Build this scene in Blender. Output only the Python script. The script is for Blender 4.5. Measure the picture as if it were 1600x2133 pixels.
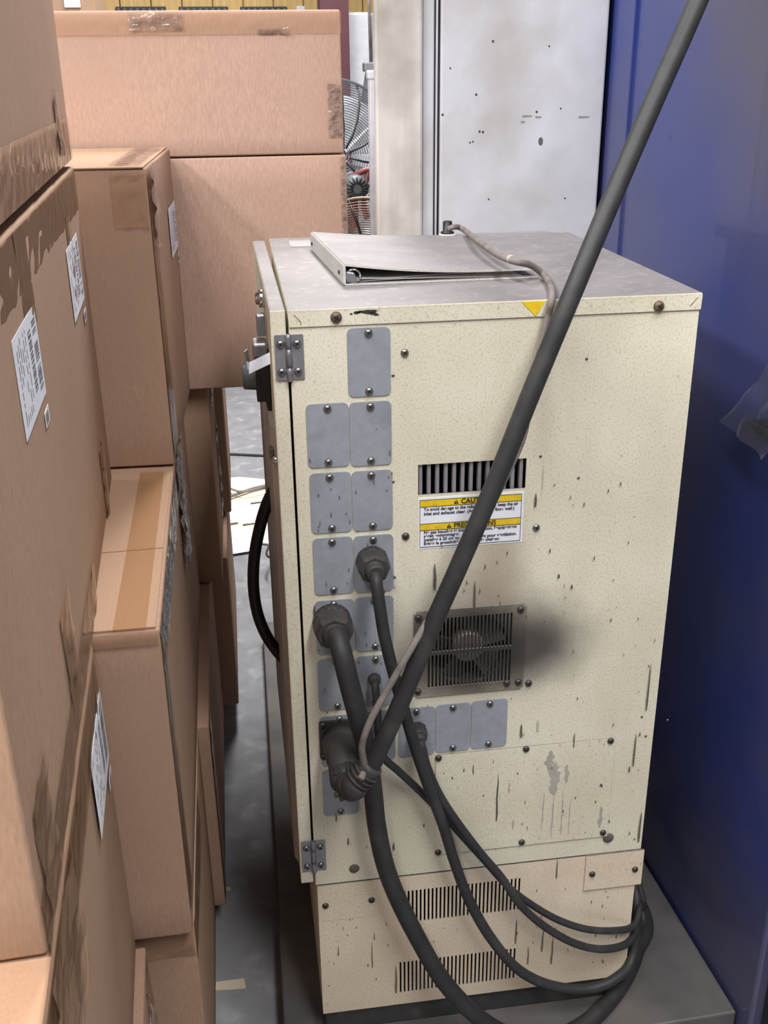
import bpy, bmesh, math, random
from mathutils import Vector as V, Matrix, noise
random.seed(7)
for o in list(bpy.data.objects): bpy.data.objects.remove(o)
S = bpy.context.scene
COL = S.collection
# ------------------------------------------------------------------ camera
FPX, PITCH, YAW, ROLL = 2151.8, .4045, .1372, .0130
CAM = V((-.0609, -1.307, 1.6222))
_cp, _sp, _cy, _sy = math.cos(PITCH), math.sin(PITCH), math.cos(YAW), math.sin(YAW)
FWD = V((_sy*_cp, _cy*_cp, -_sp)); RT = V((_cy, -_sy, 0)); DN = FWD.cross(RT)
_c, _s = math.cos(ROLL), math.sin(ROLL)
CR = RT*_c + DN*_s; CD = DN*_c - RT*_s
cam = bpy.data.objects.new('camera', bpy.data.cameras.new('camera')); COL.objects.link(cam)
cam.data.sensor_fit = 'HORIZONTAL'; cam.data.sensor_width = 36; cam.data.lens = FPX/1600*36
cam.data.clip_start = .01
cam.matrix_world = Matrix(((CR.x, -CD.x, -FWD.x, CAM.x), (CR.y, -CD.y, -FWD.y, CAM.y), (CR.z, -CD.z, -FWD.z, CAM.z), (0, 0, 0, 1)))
S.camera = cam
# ------------------------------------------------------------------ world and exposure
w = bpy.data.worlds.new('world'); S.world = w; w.use_nodes = True
w.node_tree.nodes['Background'].inputs[0].default_value = (1, 1, 1, 1)
w.node_tree.nodes['Background'].inputs[1].default_value = .05
S.view_settings.view_transform = 'Standard'; S.view_settings.look = 'None'
S.view_settings.gamma = 1; S.view_settings.use_curve_mapping = False
S.view_settings.exposure = -0.08
LAMP_W = 120
# the hall's ceiling tube lamps, all above and outside the frame, at ceiling height
for lx_, ly_, k_ in ((-.95, -2.3, .9), (-2.9, -1.9, 2.3), (.8, -2.2, 1.25), (.3, 2.9, 2.2), (-1.6, .2, .8)):
    l = bpy.data.objects.new('ceiling_lamp_offscreen', bpy.data.lights.new('ceiling_lamp_offscreen', 'AREA')); COL.objects.link(l)
    l.name = 'ceiling_lamp_%s_offscreen' % {(-.95): 'aisle', (-2.9): 'side_wall', .8: 'front', .3: 'rear', (-1.6): 'stack'}[lx_]
    l.data.shape = 'RECTANGLE'; l.data.size = .5; l.data.size_y = 2.4; l.data.energy = LAMP_W*k_; l.data.color = (1, .985, .965); l.location = (lx_, ly_, 4.07)
# ------------------------------------------------------------------ pixel -> point on a known plane
def ray(u, v): return CR*((u-800)/FPX) + CD*((v-1066.5)/FPX) + FWD
def onp(u, v, p, n):
    d = ray(u, v); n = V(n); return CAM + d*((V(p)-CAM).dot(n)/d.dot(n))
def onz(u, v, z): return onp(u, v, (0, 0, z), (0, 0, 1))
def ony(u, v, y): return onp(u, v, (0, y, 0), (0, 1, 0))
def onx(u, v, x): return onp(u, v, (x, 0, 0), (1, 0, 0))
def F(u, v): return ony(u, v, 0)
# ------------------------------------------------------------------ materials
def lin(c): return tuple(((x/255)/12.92 if x/255 <= .04045 else ((x/255+.055)/1.055)**2.4) for x in c)
MATS = {}
def mat(name, col, rough=.6, metal=0., var=.08, scale=25., stretch=(1, 1, 1), bump=0., coat=0., alpha=1., second=None, thr=(.5, .62), sscale=9., emit=0., spec=.5):
    """procedural: two octaves of noise vary the colour, optional second colour in patches, optional bump"""
    if name in MATS: return MATS[name]
    m = bpy.data.materials.new(name); m.use_nodes = True; MATS[name] = m
    N = m.node_tree.nodes; L = m.node_tree.links; b = N['Principled BSDF']
    col = lin(col)
    tc = N.new('ShaderNodeTexCoord'); mp = N.new('ShaderNodeMapping'); mp.inputs['Scale'].default_value = stretch
    L.new(tc.outputs['Object'], mp.inputs[0])
    nz = N.new('ShaderNodeTexNoise'); nz.inputs['Scale'].default_value = scale; nz.inputs['Detail'].default_value = 6
    L.new(mp.outputs[0], nz.inputs['Vector'])
    cr = N.new('ShaderNodeValToRGB'); cr.color_ramp.elements[0].position = .3; cr.color_ramp.elements[1].position = .7
    cr.color_ramp.elements[0].color = (*[max(0, c*(1-var)) for c in col], 1); cr.color_ramp.elements[1].color = (*[min(1, c*(1+var)) for c in col], 1)
    L.new(nz.outputs['Fac'], cr.inputs[0]); out = cr.outputs[0]
    if second:
        n2 = N.new('ShaderNodeTexNoise'); n2.inputs['Scale'].default_value = sscale; n2.inputs['Detail'].default_value = 8
        L.new(tc.outputs['Object'], n2.inputs['Vector'])
        r2 = N.new('ShaderNodeMapRange'); r2.inputs[1].default_value = thr[0]; r2.inputs[2].default_value = thr[1]
        L.new(n2.outputs['Fac'], r2.inputs[0])
        mx = N.new('ShaderNodeMix'); mx.data_type = 'RGBA'; L.new(r2.outputs[0], mx.inputs[0]); L.new(out, mx.inputs[6])
        mx.inputs[7].default_value = (*lin(second), 1); out = mx.outputs[2]
    L.new(out, b.inputs['Base Color'])
    b.inputs['Roughness'].default_value = rough; b.inputs['Metallic'].default_value = metal
    b.inputs['Coat Weight'].default_value = coat; b.inputs['Alpha'].default_value = alpha
    b.inputs['Specular IOR Level'].default_value = spec
    if emit:
        b.inputs['Emission Color'].default_value = (*col, 1); b.inputs['Emission Strength'].default_value = emit
    if bump:
        bp = N.new('ShaderNodeBump'); bp.inputs['Strength'].default_value = bump; bp.inputs['Distance'].default_value = .002
        L.new(nz.outputs['Fac'], bp.inputs['Height']); L.new(bp.outputs[0], b.inputs['Normal'])
    return m
def paint(name, base, dust, soot=None, speck=.5, dustamt=1.):
    """old dirty enamel: mottled, speckled, dust on upward faces, optional soot around a point"""
    m = bpy.data.materials.new(name); m.use_nodes = True; MATS[name] = m
    N = m.node_tree.nodes; L = m.node_tree.links; b = N['Principled BSDF']
    tc = N.new('ShaderNodeTexCoord'); P = tc.outputs['Object']
    def mixc(f, a, c, mode='MIX'):
        x = N.new('ShaderNodeMix'); x.data_type = 'RGBA'; x.blend_type = mode
        if isinstance(f, float): x.inputs[0].default_value = f
        else: L.new(f, x.inputs[0])
        for i, q in ((6, a), (7, c)):
            if isinstance(q, tuple): x.inputs[i].default_value = (*q, 1)
            else: L.new(q, x.inputs[i])
        return x.outputs[2]
    def nse(scale, lo, hi, det=6., st=(1, 1, 1), a=0., z=1.):
        mp = N.new('ShaderNodeMapping'); mp.inputs['Scale'].default_value = st; L.new(P, mp.inputs[0])
        n = N.new('ShaderNodeTexNoise'); n.inputs['Scale'].default_value = scale; n.inputs['Detail'].default_value = det
        L.new(mp.outputs[0], n.inputs['Vector'])
        r = N.new('ShaderNodeMapRange'); r.inputs[1].default_value = lo; r.inputs[2].default_value = hi; r.inputs[3].default_value = a; r.inputs[4].default_value = z
        L.new(n.outputs['Fac'], r.inputs[0]); return r.outputs[0]
    bc = lin(base)
    c = mixc(nse(5, .35, .7), bc, tuple(x*y for x, y in zip(bc, (.84, .82, .76))))
    c = mixc(nse(9, .52, .75, st=(1, 1, .35)), c, tuple(x*y for x, y in zip(bc, (.86, .84, .80))))
    c = mixc(nse(330, .50, .66, 4, a=0, z=.5*speck), c, lin((120, 112, 98)))
    c = mixc(nse(150, .68, .72, 3, st=(1, 1, .6), a=0, z=.6*speck), c, lin((92, 86, 76)))
    if soot:
        for cx, cz, rx, rz, col, amt in soot:
            s = N.new('ShaderNodeVectorMath'); s.operation = 'SUBTRACT'; L.new(P, s.inputs[0]); s.inputs[1].default_value = (cx, 0, cz)
            k = N.new('ShaderNodeVectorMath'); k.operation = 'MULTIPLY'; L.new(s.outputs[0], k.inputs[0]); k.inputs[1].default_value = (1/rx, 0, 1/rz)
            ln = N.new('ShaderNodeVectorMath'); ln.operation = 'LENGTH'; L.new(k.outputs[0], ln.inputs[0])
            n = N.new('ShaderNodeTexNoise'); n.inputs['Scale'].default_value = 14; n.inputs['Detail'].default_value = 5; L.new(P, n.inputs['Vector'])
            ad = N.new('ShaderNodeMath'); ad.operation = 'MULTIPLY_ADD'; L.new(n.outputs['Fac'], ad.inputs[0]); ad.inputs[1].default_value = .5; L.new(ln.outputs['Value'], ad.inputs[2])
            r = N.new('ShaderNodeMapRange'); r.interpolation_type = 'SMOOTHSTEP'; r.inputs[1].default_value = .45; r.inputs[2].default_value = 1.6; r.inputs[3].default_value = amt; r.inputs[4].default_value = 0
            L.new(ad.outputs[0], r.inputs[0]); c = mixc(r.outputs[0], c, lin(col))
    g = N.new('ShaderNodeNewGeometry'); sp = N.new('ShaderNodeSeparateXYZ'); L.new(g.outputs['True Normal'], sp.inputs[0])
    dr = N.new('ShaderNodeMapRange'); dr.inputs[1].default_value = .6; dr.inputs[2].default_value = .9; dr.inputs[4].default_value = dustamt; L.new(sp.outputs['Z'], dr.inputs[0])
    dc = lin(dust)
    d = mixc(nse(16, .35, .7, st=(.5, 1, 1)), dc, tuple(x*.80 for x in dc)); d = mixc(nse(60, .55, .75, a=0, z=.5), d, lin((166, 160, 158)))
    c = mixc(dr.outputs[0], c, d)
    L.new(c, b.inputs['Base Color']); b.inputs['Roughness'].default_value = .62; b.inputs['Specular IOR Level'].default_value = .35
    bp = N.new('ShaderNodeBump'); bp.inputs['Strength'].default_value = .12; bp.inputs['Distance'].default_value = .001
    n = N.new('ShaderNodeTexNoise'); n.inputs['Scale'].default_value = 180; L.new(P, n.inputs['Vector']); L.new(n.outputs['Fac'], bp.inputs['Height']); L.new(bp.outputs[0], b.inputs['Normal'])
    return m
def cardboard(name, col):
    return mat(name, col, .85, 0, .10, 190, (1.6, 1.6, .4), .10, second=tuple(x*.955 for x in col), thr=(.4, .7), sscale=2.5, spec=.2)
fan_c = F(978, 1354)
CREAM = paint('cream_enamel', (226, 221, 203), (138, 133, 134), soot=[(fan_c.x+.08, fan_c.z, .115, .08, (58, 55, 56), .97), (fan_c.x-.005, fan_c.z+.02, .135, .11, (92, 84, 80), .62), (F(1040, 1190).x, F(1040, 1190).z, .05, .10, (150, 132, 118), .55)])
BEIGE = paint('beige_enamel', (228, 212, 192), (120, 116, 112))
PLATE = mat('grey_plate_paint', (152, 157, 167), .5, .15, .06, 90, bump=.04, second=(134, 138, 146), thr=(.5, .8), sscale=18)
ZINC = mat('zinc_plated_steel', (150, 150, 156), .38, .75, .12, 60)
SCREWM = mat('screw_steel', (150, 148, 148), .28, .9, .15, 80)
RUSTY = mat('rusty_steel', (112, 92, 80), .55, .5, .25, 90)
RUBBER = mat('dark_rubber_cable', (44, 44, 46), .6, 0, .18, 40, (1, 1, 1), .08, second=(62, 59, 58), thr=(.55, .75), sscale=18)
DUSTY = mat('dusty_grey_cable', (128, 120, 116), .8, 0, .15, 60, second=(98, 90, 86), thr=(.5, .7), sscale=25)
GLAND = mat('dark_grey_plastic', (54, 52, 53), .6, 0, .12, 50, second=(70, 66, 64), thr=(.5, .75), sscale=20)
BLKP = mat('black_plastic', (22, 22, 24), .45, 0, .1, 40)
CHROME = mat('chrome', (210, 212, 216), .15, 1, .05, 40)
CB = [cardboard('cardboard_a', (175, 144, 122)), cardboard('cardboard_b', (173, 142, 120)), cardboard('cardboard_c', (180, 149, 133)), cardboard('cardboard_d', (172, 141, 121)), cardboard('cardboard_flap', (173, 142, 119))]
CBIN = cardboard('cardboard_edge', (206, 176, 146))
def clear(name, tint, gloss, rough, body, bodycol, scale=60., bump=.5, ior=1.45):
    """clear plastic: tinted see-through layer, thin milky body and a sharp gloss on top"""
    m = bpy.data.materials.new(name); m.use_nodes = True; MATS[name] = m; N = m.node_tree.nodes; L = m.node_tree.links
    for n in list(N):
        if n.type == 'BSDF_PRINCIPLED': N.remove(n)
    out = [n for n in N if n.type == 'OUTPUT_MATERIAL'][0]
    tr = N.new('ShaderNodeBsdfTransparent'); tr.inputs[0].default_value = (*lin(tint), 1)
    df = N.new('ShaderNodeBsdfDiffuse'); df.inputs[0].default_value = (*lin(bodycol), 1)
    gl = N.new('ShaderNodeBsdfGlossy'); gl.inputs['Roughness'].default_value = rough
    tc = N.new('ShaderNodeTexCoord'); nz = N.new('ShaderNodeTexNoise'); nz.inputs['Scale'].default_value = scale; nz.inputs['Detail'].default_value = 3; L.new(tc.outputs['Object'], nz.inputs['Vector'])
    bp = N.new('ShaderNodeBump'); bp.inputs['Strength'].default_value = bump; bp.inputs['Distance'].default_value = .004; L.new(nz.outputs['Fac'], bp.inputs['Height']); L.new(bp.outputs[0], gl.inputs['Normal'])
    m1 = N.new('ShaderNodeMixShader'); m1.inputs[0].default_value = body; L.new(tr.outputs[0], m1.inputs[1]); L.new(df.outputs[0], m1.inputs[2])
    lw = N.new('ShaderNodeFresnel'); lw.inputs[0].default_value = ior; L.new(bp.outputs[0], lw.inputs['Normal'])
    ma = N.new('ShaderNodeMath'); ma.operation = 'MULTIPLY_ADD'; ma.use_clamp = True; L.new(lw.outputs[0], ma.inputs[0]); ma.inputs[1].default_value = 1; ma.inputs[2].default_value = gloss
    m2 = N.new('ShaderNodeMixShader'); L.new(ma.outputs[0], m2.inputs[0]); L.new(m1.outputs[0], m2.inputs[1]); L.new(gl.outputs[0], m2.inputs[2]); L.new(m2.outputs[0], out.inputs[0])
    return m
TAPE = clear('clear_packing_tape', (251, 248, 244), .015, .12, .22, (206, 168, 138), 50, .3, 1.12)
FILM = clear('clear_plastic_film', (250, 249, 248), .04, .10, .05, (225, 222, 222), 90, .9, 1.3)
PAPER = mat('label_paper', (232, 234, 244), .6, 0, .03, 50)
INK = mat('grey_print_ink', (104, 106, 116), .6, 0, .05, 50)
INKB = mat('black_print_ink', (20, 20, 22), .6, 0, .05, 50)
YEL = mat('yellow_print', (226, 192, 26), .55, 0, .10, 70, second=(196, 166, 40), thr=(.55, .7), sscale=60)
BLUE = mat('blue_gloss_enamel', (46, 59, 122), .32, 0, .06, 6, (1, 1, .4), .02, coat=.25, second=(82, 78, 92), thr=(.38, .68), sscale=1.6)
WHITEP = mat('grimy_white_enamel', (193, 193, 200), .5, 0, .06, 14, second=(174, 170, 169), thr=(.48, .68), sscale=5, bump=.03)
BEIGEP = mat('grimy_beige_panel', (200, 194, 189), .55, 0, .10, 10, (5, 5, .25), .05, second=(158, 150, 142), thr=(.48, .72), sscale=6)
CONC = mat('grey_concrete', (134, 135, 140), .7, 0, .16, 12, second=(168, 169, 172), thr=(.55, .75), sscale=14, bump=.2)
STEELP = mat('dark_steel_plate', (92, 90, 90), .55, .2, .14, 16, second=(116, 110, 106), thr=(.5, .75), sscale=6, bump=.1)
PLINTH = mat('dark_grey_plinth', (62, 62, 64), .6, .1, .14, 30, second=(84, 82, 82), thr=(.55, .7), sscale=20)
WOOD = mat('yellow_pine_board', (206, 172, 112), .6, 0, .18, 10, (6, 1, .5), .05)
# ------------------------------------------------------------------ object helpers
WO = {}     # world origin of every object (no thing is rotated by its Empty)
def link(o, parent=None, org=V((0, 0, 0))):
    COL.objects.link(o); WO[o.name] = V(org)
    if parent is not None:
        o.parent = parent; o.location = V(org) - WO[parent.name]
    else: o.location = org
    return o
def tag(o, label=None, cat=None, group=None, kind=None):
    if label: o['label'] = label
    if cat: o['category'] = cat
    if group: o['group'] = group
    if kind: o['kind'] = kind
    return o
def thing(name, loc, label, cat, group=None):
    o = bpy.data.objects.new(name, None); o.empty_display_size = .1
    link(o, None, loc); return tag(o, label, cat, group)
def obj(name, bm, m, parent=None, smooth=False, org=None, kind=None, label=None):
    """bmesh in world coordinates -> one mesh object"""
    me = bpy.data.meshes.new(name)
    if org is not None: bmesh.ops.translate(bm, verts=bm.verts, vec=-V(org))
    bm.normal_update()
    bm.to_mesh(me); bm.free()
    for x in (m if isinstance(m, (list, tuple)) else [m]): me.materials.append(x)
    if smooth:
        for p in me.polygons: p.use_smooth = True
    o = bpy.data.objects.new(name, me)
    link(o, parent, V(org) if org is not None else V((0, 0, 0)))
    return tag(o, label, None, None, kind)
def inst(name, me, loc, parent, label=None):
    o = bpy.data.objects.new(name, me); link(o, parent, loc); return tag(o, label)
def new(): return bmesh.new()
def box(bm, lo, hi, bev=0., mi=0, R=None, piv=None):
    g = bmesh.ops.create_cube(bm, size=1)
    lo, hi = V(lo), V(hi); c = (lo+hi)/2; d = hi-lo
    vs = g['verts']
    for v in vs: v.co = V((v.co.x*d.x, v.co.y*d.y, v.co.z*d.z)) + c
    fs = set(f for v in vs for f in v.link_faces)
    for f in fs: f.material_index = mi
    if bev:
        es = list(set(e for v in vs for e in v.link_edges))
        r = bmesh.ops.bevel(bm, geom=es, offset=bev, segments=2, affect='EDGES', profile=.5)
        vs = list(set(v for f in r['faces'] for v in f.verts) | set(v for v in vs if v.is_valid))
        for f in r['faces']: f.material_index = mi
    if R is not None:
        piv = V(piv) if piv is not None else c
        for v in vs: v.co = R @ (v.co-piv) + piv
    return vs
def hexa(bm, bot, top, bev=0.):
    """prism from 4 bottom and 4 top points"""
    vs = [bm.verts.new(p) for p in list(bot)+list(top)]
    fs = [bm.faces.new([vs[i] for i in q]) for q in ((3, 2, 1, 0), (4, 5, 6, 7), (0, 1, 5, 4), (1, 2, 6, 5), (2, 3, 7, 6), (3, 0, 4, 7))]
    bmesh.ops.recalc_face_normals(bm, faces=fs)
    if bev: bmesh.ops.bevel(bm, geom=list(set(e for f in fs for e in f.edges)), offset=bev, segments=2, affect='EDGES', profile=.5)
def poly(bm, pts, ext, mi=0):
    """flat polygon extruded by vector ext"""
    a = [bm.verts.new(p) for p in pts]; b = [bm.verts.new(V(p)+V(ext)) for p in pts]; n = len(a)
    fs = [bm.faces.new(a), bm.faces.new(b[::-1])] + [bm.faces.new((a[i], b[i], b[(i+1) % n], a[(i+1) % n])) for i in range(n)]
    for f in fs: f.material_index = mi
    bmesh.ops.recalc_face_normals(bm, faces=fs)
def rrect(x0, x1, z0, z1, r, y, n=4):
    pts = []
    for cx, cz, a0 in ((x1-r, z1-r, 0), (x0+r, z1-r, 90), (x0+r, z0+r, 180), (x1-r, z0+r, 270)):
        for i in range(n+1):
            a = math.radians(a0+90*i/n); pts.append(V((cx+r*math.cos(a), y, cz+r*math.sin(a))))
    return pts
def spline(pts, sub=8):
    P = [V(p) for p in pts]; P = [P[0]*2-P[1]] + P + [P[-1]*2-P[-2]]; out = []
    for i in range(1, len(P)-2):
        a, b, c, d = P[i-1:i+3]
        for k in range(sub):
            t = k/sub
            out.append(.5*((2*b)+(c-a)*t+(2*a-5*b+4*c-d)*t*t+(3*b-a-3*c+d)*t**3))
    out.append(P[-2]); return out
def tube(bm, pts, r, n=12, mi=0):
    P = [V(p) for p in pts]; rr = r if isinstance(r, (list, tuple)) else [r]*len(P)
    t = (P[1]-P[0]).normalized(); u = t.orthogonal().normalized(); rings = []
    for i, p in enumerate(P):
        t = ((P[min(i+1, len(P)-1)]-P[max(i-1, 0)])).normalized()
        u = (u-t*u.dot(t)).normalized(); w_ = t.cross(u)
        rings.append([bm.verts.new(p+(u*math.cos(2*math.pi*k/n)+w_*math.sin(2*math.pi*k/n))*rr[i]) for k in range(n)])
    for a, b in zip(rings, rings[1:]):
        for k in range(n): f = bm.faces.new((a[k], a[(k+1) % n], b[(k+1) % n], b[k])); f.smooth = True; f.material_index = mi
    for q in (rings[0][::-1], rings[-1]): f = bm.faces.new(q); f.material_index = mi
def lathe(bm, c, ax, prof, n=20, mi=0, smooth=True):
    """profile of (distance along axis, radius)"""
    c, ax = V(c), V(ax).normalized(); u = ax.orthogonal().normalized(); w_ = ax.cross(u); rings = []
    for h, r in prof:
        rings.append([bm.verts.new(c+ax*h+(u*math.cos(2*math.pi*k/n)+w_*math.sin(2*math.pi*k/n))*max(r, 1e-5)) for k in range(n)])
    for a, b in zip(rings, rings[1:]):
        for k in range(n): f = bm.faces.new((a[k], a[(k+1) % n], b[(k+1) % n], b[k])); f.smooth = smooth; f.material_index = mi
    for q in (rings[0][::-1], rings[-1]): f = bm.faces.new(q); f.material_index = mi
def grid_panel(bm, xs, zs, holes, y):
    """flat panel in x-z with rectangular holes; xs, zs are the cuts"""
    xs = sorted(set(round(x, 5) for x in xs)); zs = sorted(set(round(z, 5) for z in zs)); vv = {}
    def g(x, z):
        if (x, z) not in vv: vv[(x, z)] = bm.verts.new((x, y, z))
        return vv[(x, z)]
    for i in range(len(xs)-1):
        for j in range(len(zs)-1):
            cx, cz = (xs[i]+xs[i+1])/2, (zs[j]+zs[j+1])/2
            if any(h[0] < cx < h[1] and h[2] < cz < h[3] for h in holes): continue
            bm.faces.new((g(xs[i], zs[j]), g(xs[i+1], zs[j]), g(xs[i+1], zs[j+1]), g(xs[i], zs[j+1])))
def sheet(bm, a, b, c, d, nx, ny, amp, nrm, seed=0., sc=30., off=.0006, mi=0):
    """crumpled sheet between corners a b c d (a-b along, d-c opposite edge)"""
    a, b, c, d, nrm = V(a), V(b), V(c), V(d), V(nrm).normalized(); g = []
    for j in range(ny+1):
        row = []
        for i in range(nx+1):
            p = (a.lerp(b, i/nx)).lerp(d.lerp(c, i/nx), j/ny)
            h = abs(noise.noise(p*sc+V((seed, seed*.7, 0))))
            row.append(bm.verts.new(p+nrm*(off+amp*h)))
        g.append(row)
    for j in range(ny):
        for i in range(nx):
            f = bm.faces.new((g[j][i], g[j][i+1], g[j+1][i+1], g[j+1][i])); f.material_index = mi; f.normal_update()
            if f.normal.dot(nrm) < 0: f.normal_flip()
def struct(name, bm, m, parent=None, org=None):
    o = obj(name, bm, m, parent, org=org)
    if parent is None: o['kind'] = 'structure'
    return o
def text_mesh(s, size, m, parent, loc, name, align='LEFT', bold=0., width=None):
    cu = bpy.data.curves.new('t', 'FONT'); cu.body = s; cu.size = size; cu.align_x = align; cu.align_y = 'CENTER'; cu.offset = bold
    t = bpy.data.objects.new('t', cu); COL.objects.link(t); dg = bpy.context.evaluated_depsgraph_get()
    me = bpy.data.meshes.new_from_object(t.evaluated_get(dg)); bpy.data.objects.remove(t); bpy.data.curves.remove(cu)
    if len(me.vertices):
        xs = [v.co.x for v in me.vertices]; k = (width/(max(xs)-min(xs))) if width else 1
        for v in me.vertices: v.co = (v.co.x*k, 0, v.co.y)
    me.materials.clear(); me.materials.append(m)
    o = bpy.data.objects.new(name, me); return link(o, parent, loc)
# ------------------------------------------------------------------ setting
Z0, HB, HT, WD, DP = .12, .4077, 1.3445, .55, .585
bm = new(); box(bm, (-4.2, -5.5, -.1), (4.6, 6.6, 0)); floor = struct('floor', bm, CONC)
bm = new(); box(bm, (-4.2, 6.4, 0), (4.6, 6.6, 4.4)); wb = struct('wall_back', bm, mat('wall_backing', (150, 120, 80), .8))
x = -4.1; bm0 = new(); box(bm0, (-.097, -.012, 0), (.097, .012, 3.2), .004); pm = bpy.data.meshes.new('plank'); bm0.to_mesh(pm); bm0.free(); pm.materials.append(WOOD)
while x < 4.5:
    inst('plank', pm, (x+.1, 6.388, 1.2), wb); x += .2
bm = new(); box(bm, (-4.4, -5.5, 0), (-4.2, 6.6, 4.4)); struct('wall_left', bm, mat('white_block_wall', (128, 126, 124), .85, 0, .06, 6))
bm = new(); box(bm, (4.6, -5.5, 0), (4.8, 6.6, 4.4)); struct('wall_right', bm, MATS['white_block_wall'])
bm = new(); box(bm, (-4.4, -5.5, 4.4), (4.8, 6.6, 4.5)); struct('ceiling', bm, mat('pale_ceiling', (104, 104, 104), .9, 0, .04, 4))
# ------------------------------------------------------------------ steel slab under the machines
sa, sb = onz(1340, 1790, .07), onz(1535, 2108, .07); sd = (sa-sb).normalized()
def slab_r(y): return sb + sd*((y-sb.y)/sd.y)
bm = new(); q = [V((-.068, -.09, 0)), V((sb.x, sb.y, 0)), V((slab_r(1.5).x, 1.5, 0)), V((-.055, 1.5, 0))]
hexa(bm, q, [p+V((0, 0, .07)) for p in q], .004)
tag(obj('steel_base_slab', bm, STEELP), 'dark grey steel slab lying on the floor under the control cabinet', 'slab')
# ------------------------------------------------------------------ blue machine
bn = V((sd.y, -sd.x, 0)).normalized()       # points away from the cabinet
def bl(y, out, z): p = slab_r(y) + bn*(.004+out); return V((p.x, p.y, z))
T = thing('blue_machine', bl(.3, .4, 0), 'tall glossy blue machine housing standing beside the cream cabinet', 'machine')
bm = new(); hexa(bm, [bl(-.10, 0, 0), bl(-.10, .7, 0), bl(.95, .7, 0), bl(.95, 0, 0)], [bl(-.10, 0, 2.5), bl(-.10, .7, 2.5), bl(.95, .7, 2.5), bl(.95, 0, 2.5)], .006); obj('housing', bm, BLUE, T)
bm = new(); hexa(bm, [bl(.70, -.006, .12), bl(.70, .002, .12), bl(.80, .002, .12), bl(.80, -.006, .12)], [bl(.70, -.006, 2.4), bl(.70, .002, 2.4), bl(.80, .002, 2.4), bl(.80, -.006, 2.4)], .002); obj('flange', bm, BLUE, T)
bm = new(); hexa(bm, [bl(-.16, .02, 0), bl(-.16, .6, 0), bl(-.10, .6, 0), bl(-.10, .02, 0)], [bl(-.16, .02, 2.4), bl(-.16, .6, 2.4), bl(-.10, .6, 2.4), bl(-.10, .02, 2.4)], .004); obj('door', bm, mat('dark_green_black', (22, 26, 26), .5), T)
# grip wrapped in film on the machine
pg = bl(.125, -.03, 1.125)
G = thing('machine_grip', bl(.125, 0, 1.1), 'small dark grip wrapped in clear plastic film on the blue machine', 'handle')
bm = new(); tube(bm, [bl(.10, .0, 1.118), bl(.10, -.03, 1.118), bl(.06, -.032, 1.118), bl(.0, -.03, 1.118), bl(.0, 0, 1.118)], .008, 10); obj('grip_bar', bm, BLKP, G)
bm = new()
A = [bl(.06, -.006, 1.25), bl(-.02, -.02, 1.25), bl(-.0, -.055, 1.10), bl(.165, -.035, 1.105)]
sheet(bm, *A, 12, 14, .02, bn*-1, 3.1, 16, .004)
obj('film_wrap', bm, clear('clear_bag_film', (250, 250, 250), .0, .08, .03, (225, 222, 222), 25, .25), G, smooth=True)
# ------------------------------------------------------------------ white machine enclosure behind the cabinet
YP = .80
T = thing('white_enclosure', (.45, 1.1, .07), 'grimy white steel enclosure standing right behind the cream cabinet', 'enclosure')
xl, xm, xn, xs_, xr = ony(782, 250, YP).x, ony(880, 250, YP).x, ony(905, 250, YP).x, ony(915, 250, YP).x, .678
bm = new(); box(bm, (xs_+.002, YP, .07), (xr, YP+.5, 2.6), .004); obj('side_panel', bm, WHITEP, T)
bm = new(); box(bm, (xl, YP-.006, .07), (xm, YP+.02, 2.6), .005); obj('door_panel', bm, BEIGEP, T)
bm = new(); box(bm, (xm+.001, YP+.004, .07), (xn, YP+.5, 2.6), .003); obj('frame_post', bm, WHITEP, T)
bm = new(); box(bm, (xn, YP+.012, .07), (xs_+.002, YP+.45, 2.6)); obj('seam_gasket', bm, mat('dark_gasket', (44, 42, 46), .7), T)
bm = new(); box(bm, (xn+.003, YP+.002, .07), (xn+.0065, YP+.03, 2.6), .001); obj('seam_strip', bm, mat('pale_strip', (190, 192, 198), .5, .2), T)
bm = new()
for u, v, a in ((992, 197, 4), (922, 239, 4), (999, 274, 4), (1006, 275, 4), (979, 297, 3), (985, 295, 3), (1027, 86, 4), (1118, 233, 4), (1168, 226, 3), (1144, 96, 3), (1018, 415, 3), (1177, 413, 3), (938, 142, 3)):
    p = ony(u, v, YP); r = a/1000*1.0; lathe(bm, p+V((0, -.0001, 0)), (0, -1, 0), [(0, r*.6), (.0006, r*.5)], 8)
obj('dark_speck', bm, mat('dark_speck', (58, 52, 48), .7, 0, .2, 90), T, kind='stuff')  # small dark discs laid on the panel face
p = ony(1126, 294, YP); bm = new(); poly(bm, [p+V((.0045*math.cos(a*.524), -.0002, .0075*math.sin(a*.524))) for a in range(12)], (0, -.0008, 0)); obj('plug_and_hole_disc', bm, mat('plug_and_hole_brown', (92, 84, 78), .7, 0, .2, 90), T)  # brown disc painted for the dark of an open hole; no plug here
bm = new()
for u, v, l in ((1088, 244, .02), (1115, 246, .012), (1205, 246, .022), (1085, 256, .008)):
    p = ony(u, v, YP); sheet(bm, p, p+V((l, 0, .001)), p+V((l, 0, .003)), p+V((0, 0, .004)), 5, 2, .0004, (0, -1, 0), u)
obj('scuff_mark', bm, mat('scuff_grey', (140, 136, 134), .7), T, kind='stuff')
# ------------------------------------------------------------------ cream control cabinet
T = thing('control_cabinet', (WD/2, DP/2, Z0-.05), 'cream steel robot control cabinet with grey blanking plates and cables', 'cabinet')
bm = new(); box(bm, (.006, .006, .07), (WD-.008, DP-.01, Z0+.002), .003); obj('plinth', bm, PLINTH, T)
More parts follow.
